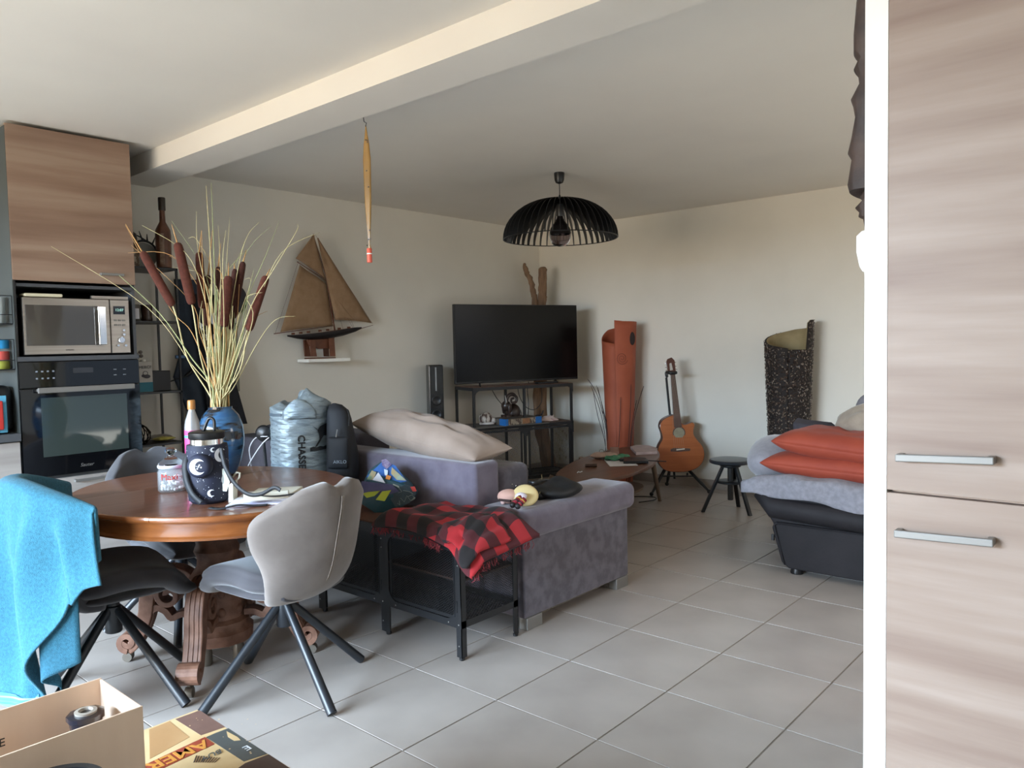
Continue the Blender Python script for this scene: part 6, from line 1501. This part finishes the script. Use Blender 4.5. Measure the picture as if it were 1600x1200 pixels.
t = thing('eyeglasses', 'wire rimmed glasses resting on the folded napkins', 'glasses', tuple(c1))
for c in (c1, c2): obj('rim', B().tube([c+rt*.018*math.cos(a)+Vector((0, 0, .014*math.sin(a))) for a in [2*PI*k/14 for k in range(15)]], .0022, 5), mat('pale_wire', '#8d8370', rough=.3, metal=.5), t)
obj('bridge', B().tube([c1+rt*.018, c2-rt*.018], .002, 5), mat('pale_wire2', '#8d8370', rough=.3, metal=.5), t)
c = ct(971, 712, CZ+.018); o = obj('wooden_bead', B().ball(c, .014, 12, 8), mat('salmon_bead', '#c58a6c', rough=.5), smooth=True); tag(o, 'small salmon coloured bead behind the green cloth', 'bead')
o = obj('brown_case', B().tube([ct(914.5, 727.5, CZ+.013), ct(932.5, 727, CZ+.013)], .012, 10), mat('dark_brown', '#3b261d', rough=.5), smooth='auto'); tag(o, 'slim dark brown case lying on the bare front of the coffee table', 'case')
o = obj('white_clip', B().tube([ct(902, 738.5, CZ+.006), ct(904, 736.8, CZ+.008), ct(906, 738, CZ+.006), ct(909.5, 736.5, CZ+.006)], .004, 6), STARW, smooth=True); tag(o, 'small white clip on the coffee table near the sofa bag', 'clip')

# ================================================================ PEBBLE CLAD VASE
KV = Vector((4.40, .07, 0)); kc = atp(1232, 640, KV); KV = Vector((kc.x, kc.y, 0)); ak = math.atan2(CAM.y-KV.y, CAM.x-KV.x)
t = thing('shell_clad_vase', 'tall dark vase covered in brown shell chips with a beige inside, by the right wall', 'vase', tuple(KV))
def kz(th):   # th clockwise from front (left first)
    return interp(th, [(0, 1.235), (PI*.35, 1.27), (PI*.5, 1.30), (PI*.8, 1.35), (PI*1.1, 1.385), (PI*1.38, 1.395), (PI*1.40, 1.45), (PI*1.62, 1.455), (PI*1.70, 1.43), (PI*1.72, 1.225), (2*PI, 1.225)])
def kr(z): return .128+.050*(z/1.45)
def kv(u, v, off=0):
    th = 2*PI*u; z = kz(th)*v; r_ = kr(z)+off
    if th > PI*1.40: r_ *= 1+.03*sm((th-PI*1.4)/.4)
    a = ak-th; return Vector((KV.x+r_*.98*math.cos(a), KV.y+r_*.98*math.sin(a), z))
obj('inner_wall', B().sheet(lambda u, v: kv(u, v, -.008), 80, 30, .006), mat('beige_lining', '#8a7a58', '#9c8b66', (10, 10, 10), .8), t, smooth=True)
obj('outer_shell', B().sheet(lambda u, v: kv(u, v, .002), 80, 30, .012), mat('dark_mastic', '#1f1815', rough=.8), t, smooth=True)
CH = [mat('shell_chip_dark', '#2b211c', rough=.35), mat('shell_chip_brown', '#45362e', rough=.3), mat('shell_chip_pale', '#7d6f62', rough=.3)]
b = B(); rn = random.Random(21)
for k in range(5200):
    u = rn.random(); v = rn.random()**.9
    p = kv(u, v, .012); a = ak-2*PI*u; nn = Vector((math.cos(a), math.sin(a), 0)); s_ = Vector((-nn.y, nn.x, 0)); ang = rn.uniform(0, PI)
    e1 = (s_*math.cos(ang)+Vector((0, 0, 1))*math.sin(ang)); e2 = nn.cross(e1); l1 = rn.uniform(.006, .013); l2 = rn.uniform(.003, .007); h = rn.uniform(.002, .008); e3 = (nn+e2*rn.uniform(-.5, .5)).normalized()
    b.add([p+e1*l1, p+e2*l2, p-e1*l1, p-e2*l2, p+e3*h], [(0, 1, 4), (1, 2, 4), (2, 3, 4), (3, 0, 4)], rn.choice([0, 0, 1, 1, 1, 2, 2]) )
obj('shell_chips', b, CH, t, kind='stuff')

# ================================================================ RECLINER SOFA (right)
t = thing('leather_recliner', 'dark leather recliner sofa under a pale grey throw, half hidden by the partition', 'sofa', (3.1, -1.2, 0))
RX0 = 2.60
pr = [(-.505, .515), (-.508, .46), (-.535, .38), (-.575, .31), (-.60, .27), (-.635, .18), (-.672, .07), (-.695, .038), (-1.95, .038), (-1.95, .515)]
obj('arm_body', B().prism([(RX0+.012, y, z) for y, z in pr], (.93, 0, 0)), LEATH, t, bevel=.02, seg=4)
pn = [(-.615, .275), (-.605, .25), (-.66, .06), (-.70, .030), (-1.93, .030), (-1.93, .285), (-.63, .285)]
obj('side_panel', B().prism([(RX0-.006, y, z) for y, z in pn], (.03, 0, 0)), LEATH, t, bevel=.010, seg=3)
obj('panel_seam', B().tube([(RX0-.008, -.68, .05), (RX0-.009, -.625, .265), (RX0-.009, -.64, .276), (RX0-.009, -1.93, .276)], .004, 6), LEATH, t, smooth=True)
obj('arm_roll', B().tube([(RX0+.035, -.53, .44), (RX0+.02, -.60, .36), (RX0+.015, -1.2, .34), (RX0+.015, -1.93, .34)], [.05, .06, .062, .062], 14), LEATH, t, smooth=True)
obj('lever', B().box(RX0-.004, RX0+.01, -.618, -.600, .175, .21), BLKP, t, bevel=.003)
for x, y in ((2.64, -.73), (2.64, -1.85), (3.4, -.73), (3.4, -1.85)): obj('foot', B().lathe([(.034, 0), (.036, .008), (.03, .03), (.028, .045)], (x, y), 16), BLKP, t, smooth='auto')
obj('sofa_back', B().box(3.33, 3.60, -1.95, -.80, .40, .975), GREYC, t, bevel=.11, seg=6)
def thr(u, v):
    y = -.43-1.50*u; s = v
    if s < .22: x = RX0-.006-.008*math.sin(y*22); z = .395+.018*math.sin(y*13)+.055*sm(1-u*2.5)+(s/.22)*(.125)-.055*sm(1-u*2.5)*(s/.22)
    else: x = RX0-.006+(s-.22)/.78*.93; z = .527+.006*math.sin(x*17+y*8)+.006*math.sin(y*25)
    k = sm((y+.56)/.13); z -= .07*k*k*(1 if s >= .22 else .4); 
    return (x, y, z)
o = obj('grey_throw', B().sheet(thr, 70, 30, .022), THROW, smooth=True); tag(o, 'pale grey fleece throw spread over the seat of the leather recliner', 'throw')
o = obj('grey_bolster', B().ball((3.02, -.50, .595), (.36, .165, .135), 28, 14, fn=lambda v: Vector((v.x, v.y-.25*(v.z-.6)*0, v.z+.01*math.sin(v.x*20)))), mat('grey_plush', '#807e84', '#8b898f', (30, 30, 30), .95, sheen=.4), smooth=True); tag(o, 'rounded grey plush cushion hanging over the near left end of the recliner', 'cushion')
o = obj('terracotta_cushion', cushion((2.90, -.92, .590), .50, .82, .155, 0, (math.radians(1.5), 0), pinch=.035, nz=.006, seed=5, n=28, pw=4.5), TERRA, smooth=True); tag(o, 'terracotta cushion, the lower of the two stacked on the recliner', 'cushion')
o = obj('terracotta_cushion', cushion((2.90, -.985, .700), .50, .82, .165, .02, (math.radians(4.5), 0), pinch=.035, nz=.007, seed=9, n=28, pw=4.5), TERRA, smooth=True); tag(o, 'terracotta cushion, the upper of the two stacked on the recliner', 'cushion')
o = obj('charcoal_cushion', B().prism([atx(x, y, 3.12) for x, y in ((1237, 659), (1248, 663), (1292, 668), (1310, 682), (1352, 704), (1352, 730), (1240, 700))], (.09, 0, .03)), DKCUSH, bevel=.02, seg=3); tag(o, 'dark charcoal cushion leaning behind the terracotta cushions', 'cushion')
def lump(name, c, r_, m, label, cat, amp=.018, sd=1, n=34):
    rn = random.Random(sd); k_ = [(rn.uniform(8, 26), rn.uniform(8, 26), rn.uniform(8, 26), rn.uniform(0, 6)) for _ in range(4)]; C_ = Vector(c)
    def f(v):
        d = v-C_; s = sum(abs(math.sin(a*d.x+b_*d.y+c__*d.z+p)) for a, b_, c__, p in k_)/4-.5; return v+d.normalized()*s*amp*2
    o = obj(name, B().ball(c, r_, n, n//2, fn=f), m, smooth=True); return tag(o, label, cat)
lump('crumpled_blanket', (3.10, -1.13, .805), (.19, .33, .125), BEIGEB, 'crumpled beige blanket heaped on the recliner against its back', 'blanket', .035, 3, 48)
